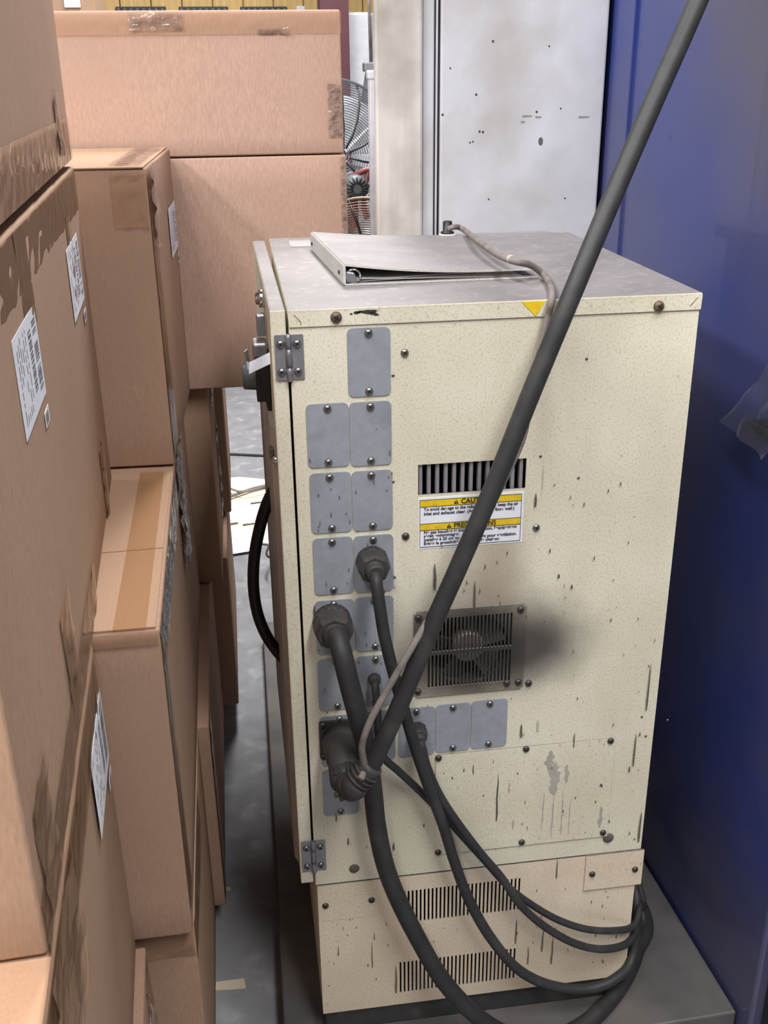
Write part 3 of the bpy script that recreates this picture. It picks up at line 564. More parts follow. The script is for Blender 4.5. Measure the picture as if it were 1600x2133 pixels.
cable('sensor_cable', [tip3+V((0, .006, 0)), (782, 1432, -.026), (786, 1480, -.036), (790, 1540, -.046), (800, 1578, -.046), (830, 1606, -.036), (872, 1645, -.022), (920, 1694, -.016), (962, 1740, -.018), (1010, 1793, -.02), (1060, 1848, -.022), (1110, 1886, -.024), (1165, 1917, -.026), (1225, 1936, -.028), (1285, 1938, -.02), (1320, 1928, -.002), (1332, 1890, .03), (1331, 1845, .08), V((.572, .35, .40))], .006, RUBBER, 'thin black cable from the smallest gland looping round the cabinet base')
cable('encoder_cable', [tip4+V((0, .008, 0)), (880, 1560, -.034), (890, 1598, -.036), (915, 1655, -.034), (952, 1712, -.034), (1000, 1775, -.036), (1045, 1828, -.038), (1080, 1880, -.04), (1128, 1925, -.042), (1190, 1962, -.042), (1250, 1977, -.036), (1305, 1966, -.014), (1328, 1930, .02), (1334, 1880, .06), V((.58, .28, .40)), V((.58, .42, .38))], .0066, RUBBER, 'thin black cable from the oval gland under the fan, lowest loop at the base')
LZ = HT+.0055
cable('lid_cable', [onz(934, 478, HT+.022), onz(945, 473, HT+.026), onz(962, 476, HT+.02), onz(1000, 505, HT+.034), onz(1040, 532, HT+.034), onz(1075, 545, HT+.032), onz(1105, 552, HT+.024), onz(1132, 572, HT+.008), onz(1147, 596, LZ), (1150, 622, -.010), (1142, 660, -.012), (1130, 712, -.02), (1119, 762, -.032), (1102, 850, -.055), (1086, 920, -.075), (1045, 1010, -.088), (985, 1130, -.10), (930, 1230, -.105), (893, 1290, -.12), (850, 1362, -.135), (805, 1440, -.14), (770, 1505, -.142), (754, 1556, -.138), (760, 1598, -.13), (752, 1622, -.148)], .0048, DUSTY, 'dusty thin grey cable running from the lid down to the elbow plug')
q = onz(1064, 540, HT+.034); bm = new(); d = (onz(1075, 545, HT+.034)-onz(1050, 535, HT+.034)).normalized(); lathe(bm, q, d, [(-.003, .005), (-.002, .0062), (.002, .0062), (.003, .005)], 12); tag(obj('cable_tie', bm, mat('pale_tie', (176, 168, 160), .6)), 'small pale tie wound round the grey cable over the binder', 'cable tie')
q = ony(775, 1592, -.126); bm = new(); d = (e2-e1).normalized(); lathe(bm, e1.lerp(e2, .98), d, [(-.0015, .0145), (-.001, .0165), (.001, .0165), (.0015, .0145)], 18); tag(obj('cable_tie', bm, GLAND), 'dark cable tie clamping the thick cable at the elbow plug', 'cable tie')
# pendant hose on the door
cable('door_hose', [V((dx(.25)+.002, .25, ony(566, 1018, .25).z)), (556, 1050, .25), (541, 1100, .25), (530, 1160, .25), (528, 1220, .25), (536, 1275, .25), (553, 1320, .25), (574, 1352, .25), V((dx(.25)+.002, .25, ony(590, 1374, .25).z))], .0098, BLKP, 'black bowed hose on the outside of the ajar cabinet door')
# ------------------------------------------------------------------ antenna knob and binder on the lid
p = onz(932, 491, HT); K = thing('cable_inlet', (p.x, p.y, HT), 'black cable inlet fitting on a white washer at the back of the lid', 'fitting')
bm = new(); lathe(bm, (p.x, p.y, HT), (0, 0, 1), [(0, .016), (.003, .016), (.004, .014)], 20); obj('washer', bm, mat('white_washer', (206, 204, 202), .5), K)
bm = new(); lathe(bm, (p.x, p.y, HT+.004), (0, 0, 1), [(0, .012), (.003, .0125), (.004, .0085), (.020, .0085), (.022, .007)], 16); obj('knob_body', bm, BLKP, K)
bl0, bl1, br1 = onz(650, 521, HT), onz(719, 596, HT), onz(1122, 580, HT)
B = thing('ring_binder', (.22, .3, HT), 'dusty white ring binder lying on top of the cream cabinet', 'binder')
BW = paint('dusty_white_vinyl', (208, 208, 206), (146, 141, 142), speck=.7)
ex = (br1-bl1); ex.z = 0; ey = bl0-bl1; ey.z = 0
def bp_(a, b, z): return V((bl1.x, bl1.y, HT+z)) + ex*a + ey*b
TH = .029
bm = new(); hexa(bm, [bp_(0, 0, 0), bp_(1.0, 0, 0), bp_(1.0, 1, 0), bp_(0, 1, 0)], [bp_(0, 0, .003), bp_(1.0, 0, .003), bp_(1.0, 1, .003), bp_(0, 1, .003)], .0008); obj('lower_cover', bm, BW, B)
bm = new(); hexa(bm, [bp_(-.008, 0, .001), bp_(.006, 0, .001), bp_(.006, 1, .001), bp_(-.008, 1, .001)], [bp_(-.008, 0, TH), bp_(.006, 0, TH), bp_(.006, 1, TH), bp_(-.008, 1, TH)], .0012); sp = obj('spine', bm, BW, B)
bm = new(); g = []
for i in range(17):
    t = i/16; z = TH*(1-t)+.0135*t - .007*math.sin(math.pi*t)*(1-.3*t); g.append([bm.verts.new(bp_(t*.985, s, z+.003*(1 if s else 0)*math.sin(math.pi*t))) for s in (0, .25, .5, .75, 1)])
for a, b in zip(g, g[1:]):
    for k in range(4): bm.faces.new((a[k], b[k], b[k+1], a[k+1]))
o = obj('upper_cover', bm, BW, B); md = o.modifiers.new('thick', 'SOLIDIFY'); md.thickness = .0026; md.offset = 0
for k in range(5):
    bm = new(); z = .0036+.0015*k; e = .92-.012*k
    gg = []
    for i in range(13):
        t = i/12; zz = z+.0028*math.sin(math.pi*t*1.3+k)*(1-t); gg.append([bm.verts.new(bp_(.03+t*(e-.03), s, zz)) for s in (.02, .98)])
    for a, b in zip(gg, gg[1:]): bm.faces.new((a[0], b[0], b[1], a[1]))
    o = obj('page_stack', bm, mat('grey_paper_edge', (176, 174, 172), .6, 0, .1, 40), B); md = o.modifiers.new('thick', 'SOLIDIFY'); md.thickness = .0008; md.offset = 1
for s in (.012, .45, .9):
    bm = new(); q = bp_(.045, s, .013); tube(bm, [q+V((.010*math.cos(a*.4), 0, .009*math.sin(a*.4))) for a in range(0, 17)], .0016, 8); obj('ring', bm, CHROME, B)
bm = new(); hexa(bm, [bp_(.008, .005, .004), bp_(.07, .005, .004), bp_(.07, .04, .004), bp_(.008, .04, .004)], [bp_(.008, .005, .02), bp_(.05, .005, .018), bp_(.05, .04, .018), bp_(.008, .04, .02)], .002); obj('ring_lever', bm, ZINC, B)
for s in (.10, .93):
    q = bp_(-.008, s, .014); bm = new(); lathe(bm, q, (-1, 0, 0), [(-.001, .003), (.0012, .003), (.002, .002)], 12); obj('spine_rivet', bm, BLKP, sp)
# ------------------------------------------------------------------ cartons
def carton(name, label, fr, th, length, width, z0, z1, m, seed):
    """fr: front right bottom corner (x, y); th degrees; returns (thing, point function)"""
    r = random.Random(seed); a = math.radians(th); d = V((-math.sin(a), math.cos(a), 0)); wv = V((-math.cos(a), -math.sin(a), 0)); o0 = V((fr[0], fr[1], 0))
    def pt(al, ac, z): return o0 + d*al + wv*ac + V((0, 0, z))      # along depth, across to the left, height
    t = thing(name, pt(length/2, width/2, z0), label, 'box', 'brown cartons stacked in the aisle')
    bm = new(); j = lambda: V((r.uniform(-.002, .002), r.uniform(-.002, .002), 0))
    bot = [pt(0, 0, z0), pt(0, width, z0), pt(length, width, z0), pt(length, 0, z0)]; top = [p+V((0, 0, z1-z0))+j() for p in bot]
    vs = [bm.verts.new(p) for p in bot+top]
    fs = [bm.faces.new([vs[i] for i in q]) for q in ((0, 1, 2, 3), (4, 7, 6, 5), (0, 4, 5, 1), (1, 5, 6, 2), (2, 6, 7, 3), (3, 7, 4, 0))]
    bmesh.ops.recalc_face_normals(bm, faces=fs)
    bmesh.ops.subdivide_edges(bm, edges=bm.edges, cuts=7, use_grid_fill=True)
    cc = pt(length/2, width/2, (z0+z1)/2)
    bm.normal_update()
    sharp = [e for e in bm.edges if len(e.link_faces) == 2 and e.link_faces[0].normal.dot(e.link_faces[1].normal) < .5]
    for v in bm.verts:
        if not any(e in sharp for e in v.link_edges): v.co += v.normal*(noise.noise(v.co*3+V((seed, 0, 0)))*.0014)
    sharp = [e for e in bm.edges if len(e.link_faces) == 2 and e.link_faces[0].normal.dot(e.link_faces[1].normal) < .5]
    bmesh.ops.bevel(bm, geom=sharp, offset=.0035, segments=2, affect='EDGES', profile=.5)
    for f in bm.faces: f.smooth = True
    me_o = obj('carton_body', bm, m, t)
    md = me_o.modifiers.new('split', 'EDGE_SPLIT'); md.split_angle = .9
    return t, pt, d, wv
def tape_side(t, pt, wv, a0, a1, z0, z1, seed, amp=.0012, m=None, nm='tape'):
    """tape on the right hand face"""
    bm = new(); n = max(4, int(abs(a1-a0)/.02)); k = max(3, int(abs(z1-z0)/.012)); sheet(bm, pt(a0, 0, z0), pt(a1, 0, z0), pt(a1, 0, z1), pt(a0, 0, z1), n, k, amp, -wv, seed, 40, .0014)
    return obj(nm, bm, m or TAPE, t)
def tape_front(t, pt, d, c0, c1, z0, z1, seed, amp=.0012, m=None, nm='tape'):
    bm = new(); n = max(4, int(abs(c1-c0)/.02)); k = max(3, int(abs(z1-z0)/.012)); sheet(bm, pt(0, c1, z0), pt(0, c0, z0), pt(0, c0, z1), pt(0, c1, z1), n, k, amp, -d, seed, 40, .0014)
    return obj(nm, bm, m or TAPE, t)
def tape_top(t, pt, a0, a1, c0, c1, z, seed, amp=.001, m=None, nm='tape'):
    bm = new(); n = max(4, int(abs(a1-a0)/.02)); k = max(3, int(abs(c1-c0)/.02)); sheet(bm, pt(a0, c0, z), pt(a1, c0, z), pt(a1, c1, z), pt(a0, c1, z), n, k, amp, (0, 0, 1), seed, 40, .002)
    return obj(nm, bm, m or TAPE, t)
def label_side(t, pt, wv, a0, a1, z0, z1, seed):
    r = random.Random(seed); nrm = -wv
    def quad(bm, p, q, y0, y1, off): a = [pt(p, 0, y0), pt(q, 0, y0), pt(q, 0, y1), pt(p, 0, y1)]; bm.faces.new([bm.verts.new(v+nrm*off) for v in a])
    bm = new(); L = a1-a0; H = z1-z0
    poly(bm, [pt(a0, 0, z0)+nrm*.002, pt(a1, 0, z0)+nrm*.002, pt(a1, 0, z1)+nrm*.002, pt(a0, 0, z1)+nrm*.002], nrm*.0004); lb = obj('shipping_label', bm, PAPER, t)
    bm = new(); z = z0+H*.12       # bars stacked up the label, lines of print beside them
    while z < z0+H*.9:
        h = r.uniform(.010, .03)*H
        if r.random() < .75: quad(bm, a0+L*.78, a0+L*.94, z, z+h, .0026)
        z += h+r.uniform(.006, .02)*H
    z = z0+H*.2
    while z < z0+H*.85:
        h = r.uniform(.012, .04)*H; quad(bm, a0+L*.58, a0+L*.70, z, z+h, .0026); z += h+r.uniform(.008, .03)*H
    for x in (.10, .17, .24, .31, .38, .46): 
        z = z0+H*.1
        while z < z0+H*.9:
            h = r.uniform(.05, .16)*H
            if r.random() < .6: quad(bm, a0+L*x, a0+L*(x+.014), z, min(z+h, z0+H*.93), .0026)
            z += h+.03*H
    obj('label_print', bm, INK, lb, kind='stuff')
    bm = new(); s0, s1 = a0+L*.80, a0+L*1.0; zz = z0-H*.14
    poly(bm, [pt(s0, 0, zz-.016)+nrm*.002, pt(s1, 0, zz-.016)+nrm*.002, pt(s1, 0, zz)+nrm*.002, pt(s0, 0, zz)+nrm*.002], nrm*.0004); s = obj('small_label', bm, PAPER, t)
    bm = new()
    for k in range(5): quad(bm, s0+.004+.0045*k, s0+.0062+.0045*k, zz-.014, zz-.003, .0026)
    obj('label_print', bm, INK, s, kind='stuff')
TAPEB = clear('brown_tinted_tape', (246, 238, 226), .01, .2, .15, (182, 142, 106), 40, .15, 1.12)
# near stack
def pl(y): return -.239-.0497*(y+.68)      # right face line of the near stack
t, pt, d, wv = carton('carton', 'topmost brown carton of the near stack, on the carton with two labels', (pl(-.70), -.70), 2.84, 1.045, .46, 1.505, 1.86, CB[0], 1)
tape_side(t, pt, wv, .0, 1.04, 1.509, 1.565, 4, .003); tape_side(t, pt, wv, .86, .93, 1.52, 1.60, 9, .006, FILM, 'loose_film')
t, pt, d, wv = carton('carton', 'brown carton with two white shipping labels on its long side', (pl(-.68), -.68), 2.84, 1.03, .46, 1.0, 1.497, CB[0], 2)
tape_side(t, pt, wv, .0, 1.03, 1.44, 1.494, 5, .0018, TAPEB); tape_side(t, pt, wv, .34, .42, 1.40, 1.494, 6, .002, TAPEB); tape_side(t, pt, wv, .80, .85, 1.34, 1.45, 12, .004); tape_side(t, pt, wv, .0, .60, 1.002, 1.05, 7, .004); tape_side(t, pt, wv, .86, .92, 1.0, 1.11, 8, .006)
tape_side(t, pt, wv, .28, .36, 1.01, 1.14, 18, .004); tape_side(t, pt, wv, .02, .1, 1.01, 1.12, 19, .006)
label_side(t, pt, wv, .25, .405, 1.331, 1.419, 31); label_side(t, pt, wv, .76, .925, 1.322, 1.415, 32)
t, pt, d, wv = carton('carton', 'brown carton with one label under the carton with two labels', (pl(-1.16)+.002, -1.16), 2.84, .975, .46, .508, .996, CB[1], 3)
tape_side(t, pt, wv, .4, .97, .93, .993, 11, .003, TAPEB); tape_side(t, pt, wv, .45, .62, .86, .993, 13, .008); label_side(t, pt, wv, .80, .955, .842, .942, 33); tape_top(t, pt, .1, .48, .0, .12, .996, 14, .004)
t, pt, d, wv = carton('carton', 'lowest brown carton of the near stack, a label on its side', (pl(-1.16)+.013, -1.16), 2.84, .975, .46, .07, .505, CB[3], 4)
tape_side(t, pt, wv, .9, .975, .3, .50, 15, .01); label_side(t, pt, wv, .80, .955, .345, .44, 34)
# second row, a little closer to the cabinet
t, pt, d, wv = carton('carton', 'brown carton whose taped top shows in front of the upright carton', (-.184, -.176), .6, 1.06, .44, .508, .996, CB[3], 5)
bm = new(); hexa(bm, [pt(.006, .004, .996), pt(.006, .40, .996), pt(.225, .40, .996), pt(.235, .004, .996)], [pt(.006, .004, .999), pt(.006, .40, .999), pt(.225, .40, .999), pt(.235, .004, .999)], .0008); obj('flap', bm, CB[4], t)
bm = new(); hexa(bm, [pt(.24, .004, .9955), pt(.23, .40, .9955), pt(.55, .40, .9955), pt(.55, .004, .9955)], [pt(.24, .004, .998), pt(.23, .40, .998), pt(.55, .40, .998), pt(.55, .004, .998)], .0008); obj('flap', bm, CB[4], t)
tape_top(t, pt, .0, .55, .015, .055, .999, 21, .0008, TAPEB); tape_side(t, pt, wv, .0, .56, .93, .995, 22, .003, FILM, 'loose_film'); tape_front(t, pt, d, .0, .085, .978, .994, 23, .0015); tape_side(t, pt, wv, .0, .06, .55, .93, 24, .002, TAPEB)
tape_side(t, pt, wv, .57, .70, .80, .995, 26, .012, FILM, 'loose_film'); tape_side(t, pt, wv, .72, .80, .74, .995, 27, .008, FILM, 'loose_film')
t, pt, d, wv = carton('carton', 'lowest brown carton below the carton with the taped top', (-.185, -.145), .4, .47, .44, .07, .503, CB[1], 6)
tape_front(t, pt, d, .0, .085, .44, .50, 25, .005); tape_side(t, pt, wv, .0, .3, .43, .50, 28, .004)
t, pt, d, wv = carton('carton', 'low brown carton jutting out over the dark gap beside the slab', (-.168, .335), .3, .7, .44, .07, .503, CB[3], 7)
tape_side(t, pt, wv, .0, .05, .08, .50, 29, .002, TAPEB)
# upright carton standing on the taped top
t, pt, d, wv = carton('carton', 'upright brown carton with crumpled clear tape at its top corner', (-.189, .398), -1.7, .452, .40, 1.0, 1.487, CB[3], 8)
bm = new(); hexa(bm, [pt(.0, .004, 1.487), pt(.0, .396, 1.487), pt(.45, .396, 1.487), pt(.45, .004, 1.487)], [pt(.0, .004, 1.4895), pt(.0, .396, 1.4895), pt(.45, .396, 1.4895), pt(.45, .004, 1.4895)], .0006); obj('flap', bm, CB[4], t)
tape_front(t, pt, d, .0, .055, 1.40, 1.484, 41, .005); tape_side(t, pt, wv, .0, .09, 1.02, 1.484, 42, .002, TAPEB); tape_side(t, pt, wv, .02, .10, 1.36, 1.49, 43, .012, FILM, 'loose_film'); tape_top(t, pt, .02, .40, .01, .05, 1.49, 44, .008, FILM, 'loose_film'); tape_top(t, pt, .02, .42, .03, .06, 1.4895, 45, .001, TAPEB)
label_side(t, pt, wv, .30, .45, 1.302, 1.391, 35)
# row behind, under the overhanging cartons
t, pt, d, wv = carton('carton', 'brown carton with peeling film under the overhanging broad carton', (-.142, .92), 0, .40, .46, .508, .992, CB[1], 9)
tape_side(t, pt, wv, .1, .25, .90, .99, 51, .012, FILM, 'loose_film'); tape_side(t, pt, wv, .3, .39, .55, .8, 52, .01, FILM, 'loose_film')
t, pt, d, wv = carton('carton', 'farthest brown carton in the row beside the floor papers', (-.119, 1.34), 0, .42, .46, .508, .992, CB[0], 10)
t, pt, d, wv = carton('carton', 'lowest far brown carton standing near the floor papers', (-.132, 1.06), 0, .66, .46, .07, .503, CB[3], 11)
# broad cartons behind
ye = .872
def ex_(u, v): return ony(u, v, ye).x
t, pt, d, wv = carton('carton', 'broad brown carton overhanging its support, half hidden by the upright carton', (ex_(725, 480), ye), .3, .50, .62, .996, 1.4665, CB[2], 12)
tape_front(t, pt, d, .0, .012, 1.30, 1.464, 61, .005, FILM, 'loose_film')
t, pt, d, wv = carton('carton', 'broad brown carton on top, with shiny tape along its upper edge', (ex_(721, 315)-.004, ye), .6, .50, .60, 1.469, 1.729, CB[2], 13)
tape_front(t, pt, d, .0, .59, 1.688, 1.726, 62, .0012); tape_front(t, pt, d, .30, .40, 1.695, 1.727, 63, .008, FILM, 'loose_film'); tape_front(t, pt, d, .0, .03, 1.50, 1.60, 64, .006, FILM, 'loose_film'); tape_front(t, pt, d, .10, .16, 1.688, 1.70, 65, .008, FILM, 'loose_film'); tape_side(t, pt, wv, .0, .05, 1.475, 1.6, 66, .004, FILM, 'loose_film')
# skids that carry the cartons
def skid(x0, x1, y0, y1, label):
    t = thing('wooden_skid', ((x0+x1)/2, (y0+y1)/2, 0), label, 'pallet', 'skids below the cartons')
    W2 = mat('grey_wood', (128, 108, 84), .8, 0, .2, 12, (1, 6, 1))
    for k in range(3): bm = new(); xx = x0+(x1-x0-.06)*k/2; box(bm, (xx, y0, 0), (xx+.06, y1, .048), .002); obj('runner', bm, W2, t)
    n = max(3, int((y1-y0)/.16))
    for k in range(n): bm = new(); yy = y0+(y1-y0-.1)*k/(n-1); box(bm, (x0, yy, .048), (x1, yy+.1, .0698), .002); obj('board', bm, W2, t)
skid(-.69, -.262, -1.14, -.20, 'wooden skid under the near carton stack'); skid(-.62, -.195, -.13, 1.70, 'wooden skid under the second row of cartons')
# ------------------------------------------------------------------ things on the floor beyond
def fl(pts, h, name, m, label, cat, grp=None, z0_=0):
    bm = new(); poly(bm, [onz(u, v, z0_)*1 for u, v in pts], (0, 0, h)); return tag(obj(name, bm, m), label, cat, grp)
WP = mat('white_card', (236, 232, 222), .7, 0, .04, 20)
fl([(440, 1012), (478, 997), (500, 995), (590, 1004), (600, 1060), (440, 1070)], .004, 'cardboard_sheet', mat('cream_card', (232, 226, 200), .7, 0, .05, 20), 'cream card sheet lying on the concrete, farthest from the cabinet', 'sheet', 'sheets on the floor')
fl([(430, 1078), (600, 1022), (610, 1100), (575, 1112), (560, 1135), (430, 1118)], .006, 'cardboard_sheet', WP, 'large white card sheet on the floor with bits of debris', 'sheet', 'sheets on the floor', .0041)
fl([(450, 1120), (531, 1128), (529, 1147), (450, 1160)], .001, 'paper_sheet', mat('white_paper', (238, 240, 246), .6), 'white paper sheet with faint marks lying on the card', 'sheet', 'sheets on the floor', .0101)
for u, v, l, lb in ((535, 1048, .05, 'dark splinter'), (487, 1092, .035, 'curled brown scrap'), (518, 1093, .045, 'thin brown splinter')):
    p = onz(u, v, .0105); bm = new(); sheet(bm, p+V((-l/2, -.01, 0)), p+V((l/2, 0, 0)), p+V((l/2, .012, 0)), p+V((-l/2, .006, 0)), 6, 2, .006, (0, 0, 1), u, 40, .001); tag(obj('debris_scrap', bm, mat('brown_scrap', (104, 84, 66), .8)), lb+' on the white card sheet', 'debris', 'scraps on the sheets')
def fcable(name, pts, r, m, label): bm = new(); tube(bm, spline([onz(u, v, z) for u, v, z in pts], 6), r, 8); tag(obj(name, bm, m, smooth=True), label, 'cable', 'cables on the floor')
fcable('floor_cable', [(430, 1052, .018), (480, 1034, .018), (520, 1020, .018), (560, 1010, .018), (600, 1000, .018)], .007, DUSTY, 'grey cable crossing the cream card sheet')
fcable('floor_cable', [(430, 1004, .02), (470, 1014, .02), (505, 1024, .032), (560, 1014, .034), (600, 1015, .02)], .005, DUSTY, 'thinner grey cable crossing over the other on the sheets')
fcable('floor_cable', [(430, 948, .006), (480, 946, .006), (560, 949, .006), (640, 946, .006)], .006, RUBBER, 'dark cable lying straight across the bare concrete')
fcable('floor_cable', [(600, 1105, .085), (572, 1122, .085), (556, 1148, .085), (560, 1160, .085), (580, 1158, .085), (610, 1150, .085)], .004, RUBBER, 'small dark cable loop on the steel slab by the hose')
for u, v, s, lb in ((480, 2055, .03, 'pale wood chip in the dark gap'), (470, 1855, .012, 'tiny pale crumb beside the low carton')):
    p = onz(u, v, .0); bm = new(); hexa(bm, [p+V((-s, -s*.3, 0)), p+V((s, -s*.4, 0)), p+V((s*.9, s*.4, 0)), p+V((-s*.9, s*.3, 0))], [p+V((-s, -s*.3, .006)), p+V((s, -s*.4, .005)), p+V((s*.9, s*.4, .005)), p+V((-s*.9, s*.3, .008))], .001); tag(obj('wood_chip', bm, mat('pale_chip', (196, 184, 164), .8)), lb, 'debris', 'scraps in the gap')
# ------------------------------------------------------------------ background seen in the gap
p = ony(703, 20, 4.2); bm = new()
for s in (-1, 1): box(bm, (p.x-.09, 4.2+s*.08-.006, 0), (p.x+.045, 4.2+s*.08+.006, 4.4))
box(bm, (p.x-.03, 4.12, 0), (p.x-.015, 4.28, 4.4)); tag(obj('steel_column', bm, mat('maroon_paint', (84, 46, 54), .5, 0, .1, 10)), 'maroon steel column rising behind the top carton', 'column')
a, b = ony(724, 24, 4.5), ony(773, 24, 4.5)
for k, (xa, xb, lb) in enumerate(((a.x-.55, b.x, 'tall white cooler beside the maroon column'), (b.x+.015, b.x+.6, 'second white cooler mostly hidden by the white enclosure'))):
    t = thing('white_cooler', ((xa+xb)/2, 4.8, 0), lb, 'cooler', 'white coolers by the back wall')
    bm = new(); box(bm, (xa, 4.56, .05), (xb, 5.1, a.z), .012); obj('cooler_body', bm, mat('cooler_white', (226, 229, 236), .4), t)
    bm = new(); box(bm, (xa+.004, 4.5, .12), (xb-.004, 4.558, a.z-.004), .012); dr = obj('cooler_door', bm, MATS['cooler_white'], t)
    bm = new(); box(bm, (xa+.03, 4.47, .9), (xa+.05, 4.502, 1.3), .004); obj('door_handle', bm, ZINC, dr)
    for s in (0, 1): bm = new(); box(bm, (xa+.05+s*(xb-xa-.14), 4.65, 0), (xa+.09+s*(xb-xa-.14), 5.0, .052)); obj('foot', bm, BLKP, t)
p0, p1, p2 = ony(768, 0, 4.0), ony(772, 130, 4.0), ony(764, 220, 4.0)
t = thing('hanging_pendant', (p1.x, 4.0, p2.z), 'grey control pendant hanging on a cord before the white cooler', 'pendant')
bm = new(); tube(bm, [(p0.x, 4, 4.41), (p0.x, 4, p0.z), (p1.x, 4, p1.z)], .006, 8); obj('cord', bm, DUSTY, t)
bm = new(); box(bm, (p1.x-.035, 3.96, p1.z-.04), (p1.x+.05, 4.04, p1.z), .005); obj('pendant_cap', bm, mat('pendant_grey', (118, 118, 122), .6), t)
bm = new(); lathe(bm, (p1.x+.005, 4, p1.z-.04), (0, 0, -1), [(0, .03), (.05, .04), (.12, .055), (.22, .05), (.27, .02)], 16); obj('pendant_body', bm, mat('pendant_dark', (92, 92, 98), .6), t)
a = ony(777, 146, 1.75); t = thing('white_post', (a.x, 1.75, 0), 'slim white capped post beside the enclosure, in front of the fan', 'post')
bm = new(); box(bm, (a.x-.012, 1.735, 0), (a.x+.03, 1.777, a.z-.022), .003); obj('post_shaft', bm, mat('white_pvc', (224, 226, 236), .4), t)
bm = new(); box(bm, (a.x-.016, 1.731, a.z-.024), (a.x+.034, 1.781, a.z), .005); obj('post_cap', bm, MATS['white_pvc'], t)
def fan(cu, cv, y, R, tilt, yaw, label, mring, base=True):
    c = ony(cu, cv, y); t = thing('pedestal_fan', (c.x, y+.2, 0), label, 'fan', 'wire guarded fans'); Rm = Matrix.Rotation(yaw, 3, 'Z') @ Matrix.Rotation(tilt, 3, 'X')
    L = lambda x, yy, z: c + Rm @ V((x, yy, z))
    bm = new()
    for k in range(1, 31):
        r = R*k/30; dep = -.07*math.sqrt(max(0, 1-(k/30)**2)); tube(bm, [L(r*math.cos(2*math.pi*i/48), dep, r*math.sin(2*math.pi*i/48)) for i in range(49)], .002 if k < 30 else .006, 5)
    o = obj('wire_guard', bm, mring, t)
    for k in range(10):
        a = 2*math.pi*k/10+.2; bm = new(); tube(bm, [L(R*f*math.cos(a+.35*f), -.004-.07*math.sqrt(max(0, 1-f*f)), R*f*math.sin(a+.35*f)) for f in (.1, .3, .5, .7, .85, 1)], .004, 6); obj('guard_rib', bm, BLKP, t)
    for k in range(4):
        a0 = 2*math.pi*k/4+.4; bm = new(); vv = [(bm.verts.new(L(R*.16*math.cos(a0+i*.28), .02+.012*i, R*.16*math.sin(a0+i*.28))), bm.verts.new(L(R*.9*math.cos(a0+i*.24), .0+.02*i, R*.9*math.sin(a0+i*.24)))) for i in range(5)]
        for p, q in zip(vv, vv[1:]): bm.faces.new((p[0], p[1], q[1], q[0]))
        ob = obj('fan_blade', bm, mat('fan_blade_alu', (188, 190, 196), .3, .7), t); md = ob.modifiers.new('thick', 'SOLIDIFY'); md.thickness = .002
    bm = new(); lathe(bm, L(0, -.03, 0), Rm @ V((0, 1, 0)), [(0, R*.12), (.03, R*.16), (.13, R*.16), (.15, R*.3), (.30, R*.3), (.32, R*.2)], 20); obj('motor', bm, mat('motor_grey', (92, 98, 100), .5, .3), t)
    bm = new(); tube(bm, [V((c.x, y+.2, c.z-.04)), V((c.x, y+.2, .03))], .02, 12); obj('stand_pole', bm, mat('fan_maroon', (110, 52, 54), .5), t)
    bm = new(); lathe(bm, (c.x, y+.2, 0), (0, 0, 1), [(0, .24), (.02, .24), (.035, .05), (.05, .03)], 24); obj('stand_base', bm, BLKP, t)
    return t, c
GW = mat('guard_wire_steel', (150, 154, 160), .3, .8)
fan(700, 330, 2.95, .30, -.25, .25, 'wire guarded fan tilted up behind the broad cartons', GW)
fan(762, 545, 2.0, .20, .15, -.2, 'wire guarded fan low behind the cabinet lid, wire tinted from the floor', mat('guard_wire_floor_tint', (120, 96, 80), .5, .4))  # brown wire colour carries the tint thrown up from the floor
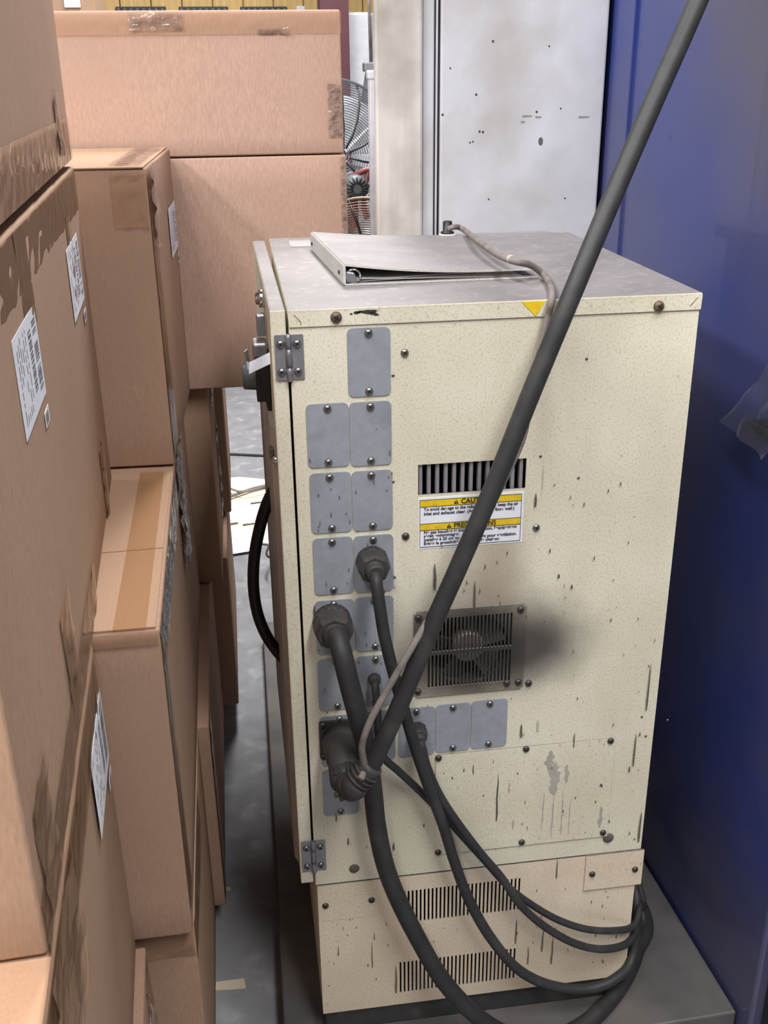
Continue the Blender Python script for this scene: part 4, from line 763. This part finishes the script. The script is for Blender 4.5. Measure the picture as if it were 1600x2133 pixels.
# finned motor and red frame of the trolley between the fans
c = ony(744, 393, 2.5); t = thing('finned_motor', (c.x, 2.5, 0), 'round finned grey motor on a red tube frame below the fan', 'motor')
bm = new(); lathe(bm, c, (0, 1, 0), [(0, .018), (.004, .04), (.02, .044), (.16, .044), (.17, .03)], 24); mo = obj('motor_shell', bm, MATS['motor_grey'], t)
for k in range(16):
    a = 2*math.pi*k/16; bm = new(); d = V((math.cos(a), 0, math.sin(a))); tube(bm, [c+d*.016+V((0, -.003, 0)), c+d*.040+V((0, .003, 0))], .0028, 5); obj('cooling_fin', bm, BLKP, mo)
bm = new(); tube(bm, [c+V((-.02, .08, .03)), c+V((.04, .08, .055)), c+V((.12, .08, .06))], .011, 8); tube(bm, [c+V((0, .08, -.04)), V((c.x, 2.58, .02))], .012, 8); tube(bm, spline([c+V((.05, .08, .05)), c+V((.03, .06, -.06)), c+V((.06, .05, -.2)), c+V((.1, .05, -.5)), V((c.x+.12, 2.56, .02))], 6), .009, 8); obj('tube_frame', bm, MATS['fan_maroon'], t)
# dark louvres on the board wall and a small white box, seen over the top carton
for u0_, u1_, lb in ((240, 345, 'dark slotted louvre on the board wall, over the carton tape'), (372, 475, 'middle dark louvre on the board wall'), (500, 598, 'dark louvre on the board wall next to the white box')):
    a, b = ony(u0_, 14, 6.36), ony(u1_, 14, 6.36); t = thing('wall_louvre', ((a.x+b.x)/2, 6.36, 1.6), lb, 'vent', 'louvres on the board wall')
    bm = new(); box(bm, (a.x, 6.355, 1.55), (b.x, 6.378, a.z-.0), .004); fr_ = obj('louvre_back', bm, mat('louvre_dark', (52, 54, 54), .6), t)
    for k in range(8): bm = new(); xx = a.x+(b.x-a.x)*(k+.5)/8; box(bm, (xx-.008, 6.34, 1.56), (xx+.008, 6.356, a.z-.01)); obj('louvre_slat', bm, mat('louvre_slat', (96, 98, 98), .5), t)
p = ony(627, 12, 6.3); bm = new(); box(bm, (p.x-.03, 6.33, p.z-.12), (p.x+.03, 6.378, p.z), .006); tag(obj('wall_box', bm, mat('cooler_white', (226, 229, 236))), 'small white box fixed to the board wall beside the louvres', 'switch box')
p = ony(180, -4, 3.2); t = thing('carton', (p.x, 3.2, 0), 'distant brown carton tower with a white tag above the broad cartons', 'box', 'brown cartons stacked in the aisle')
bm = new(); box(bm, (p.x-.25, 3.2, 0), (p.x+.03, 3.6, p.z+.1), .006); obj('carton_body', bm, CB[1], t)
a = ony(150, 4, 3.195); bm = new(); box(bm, (a.x-.03, 3.192, a.z-.02), (a.x+.03, 3.2, a.z+.05), .002); obj('shipping_label', bm, PAPER, t)
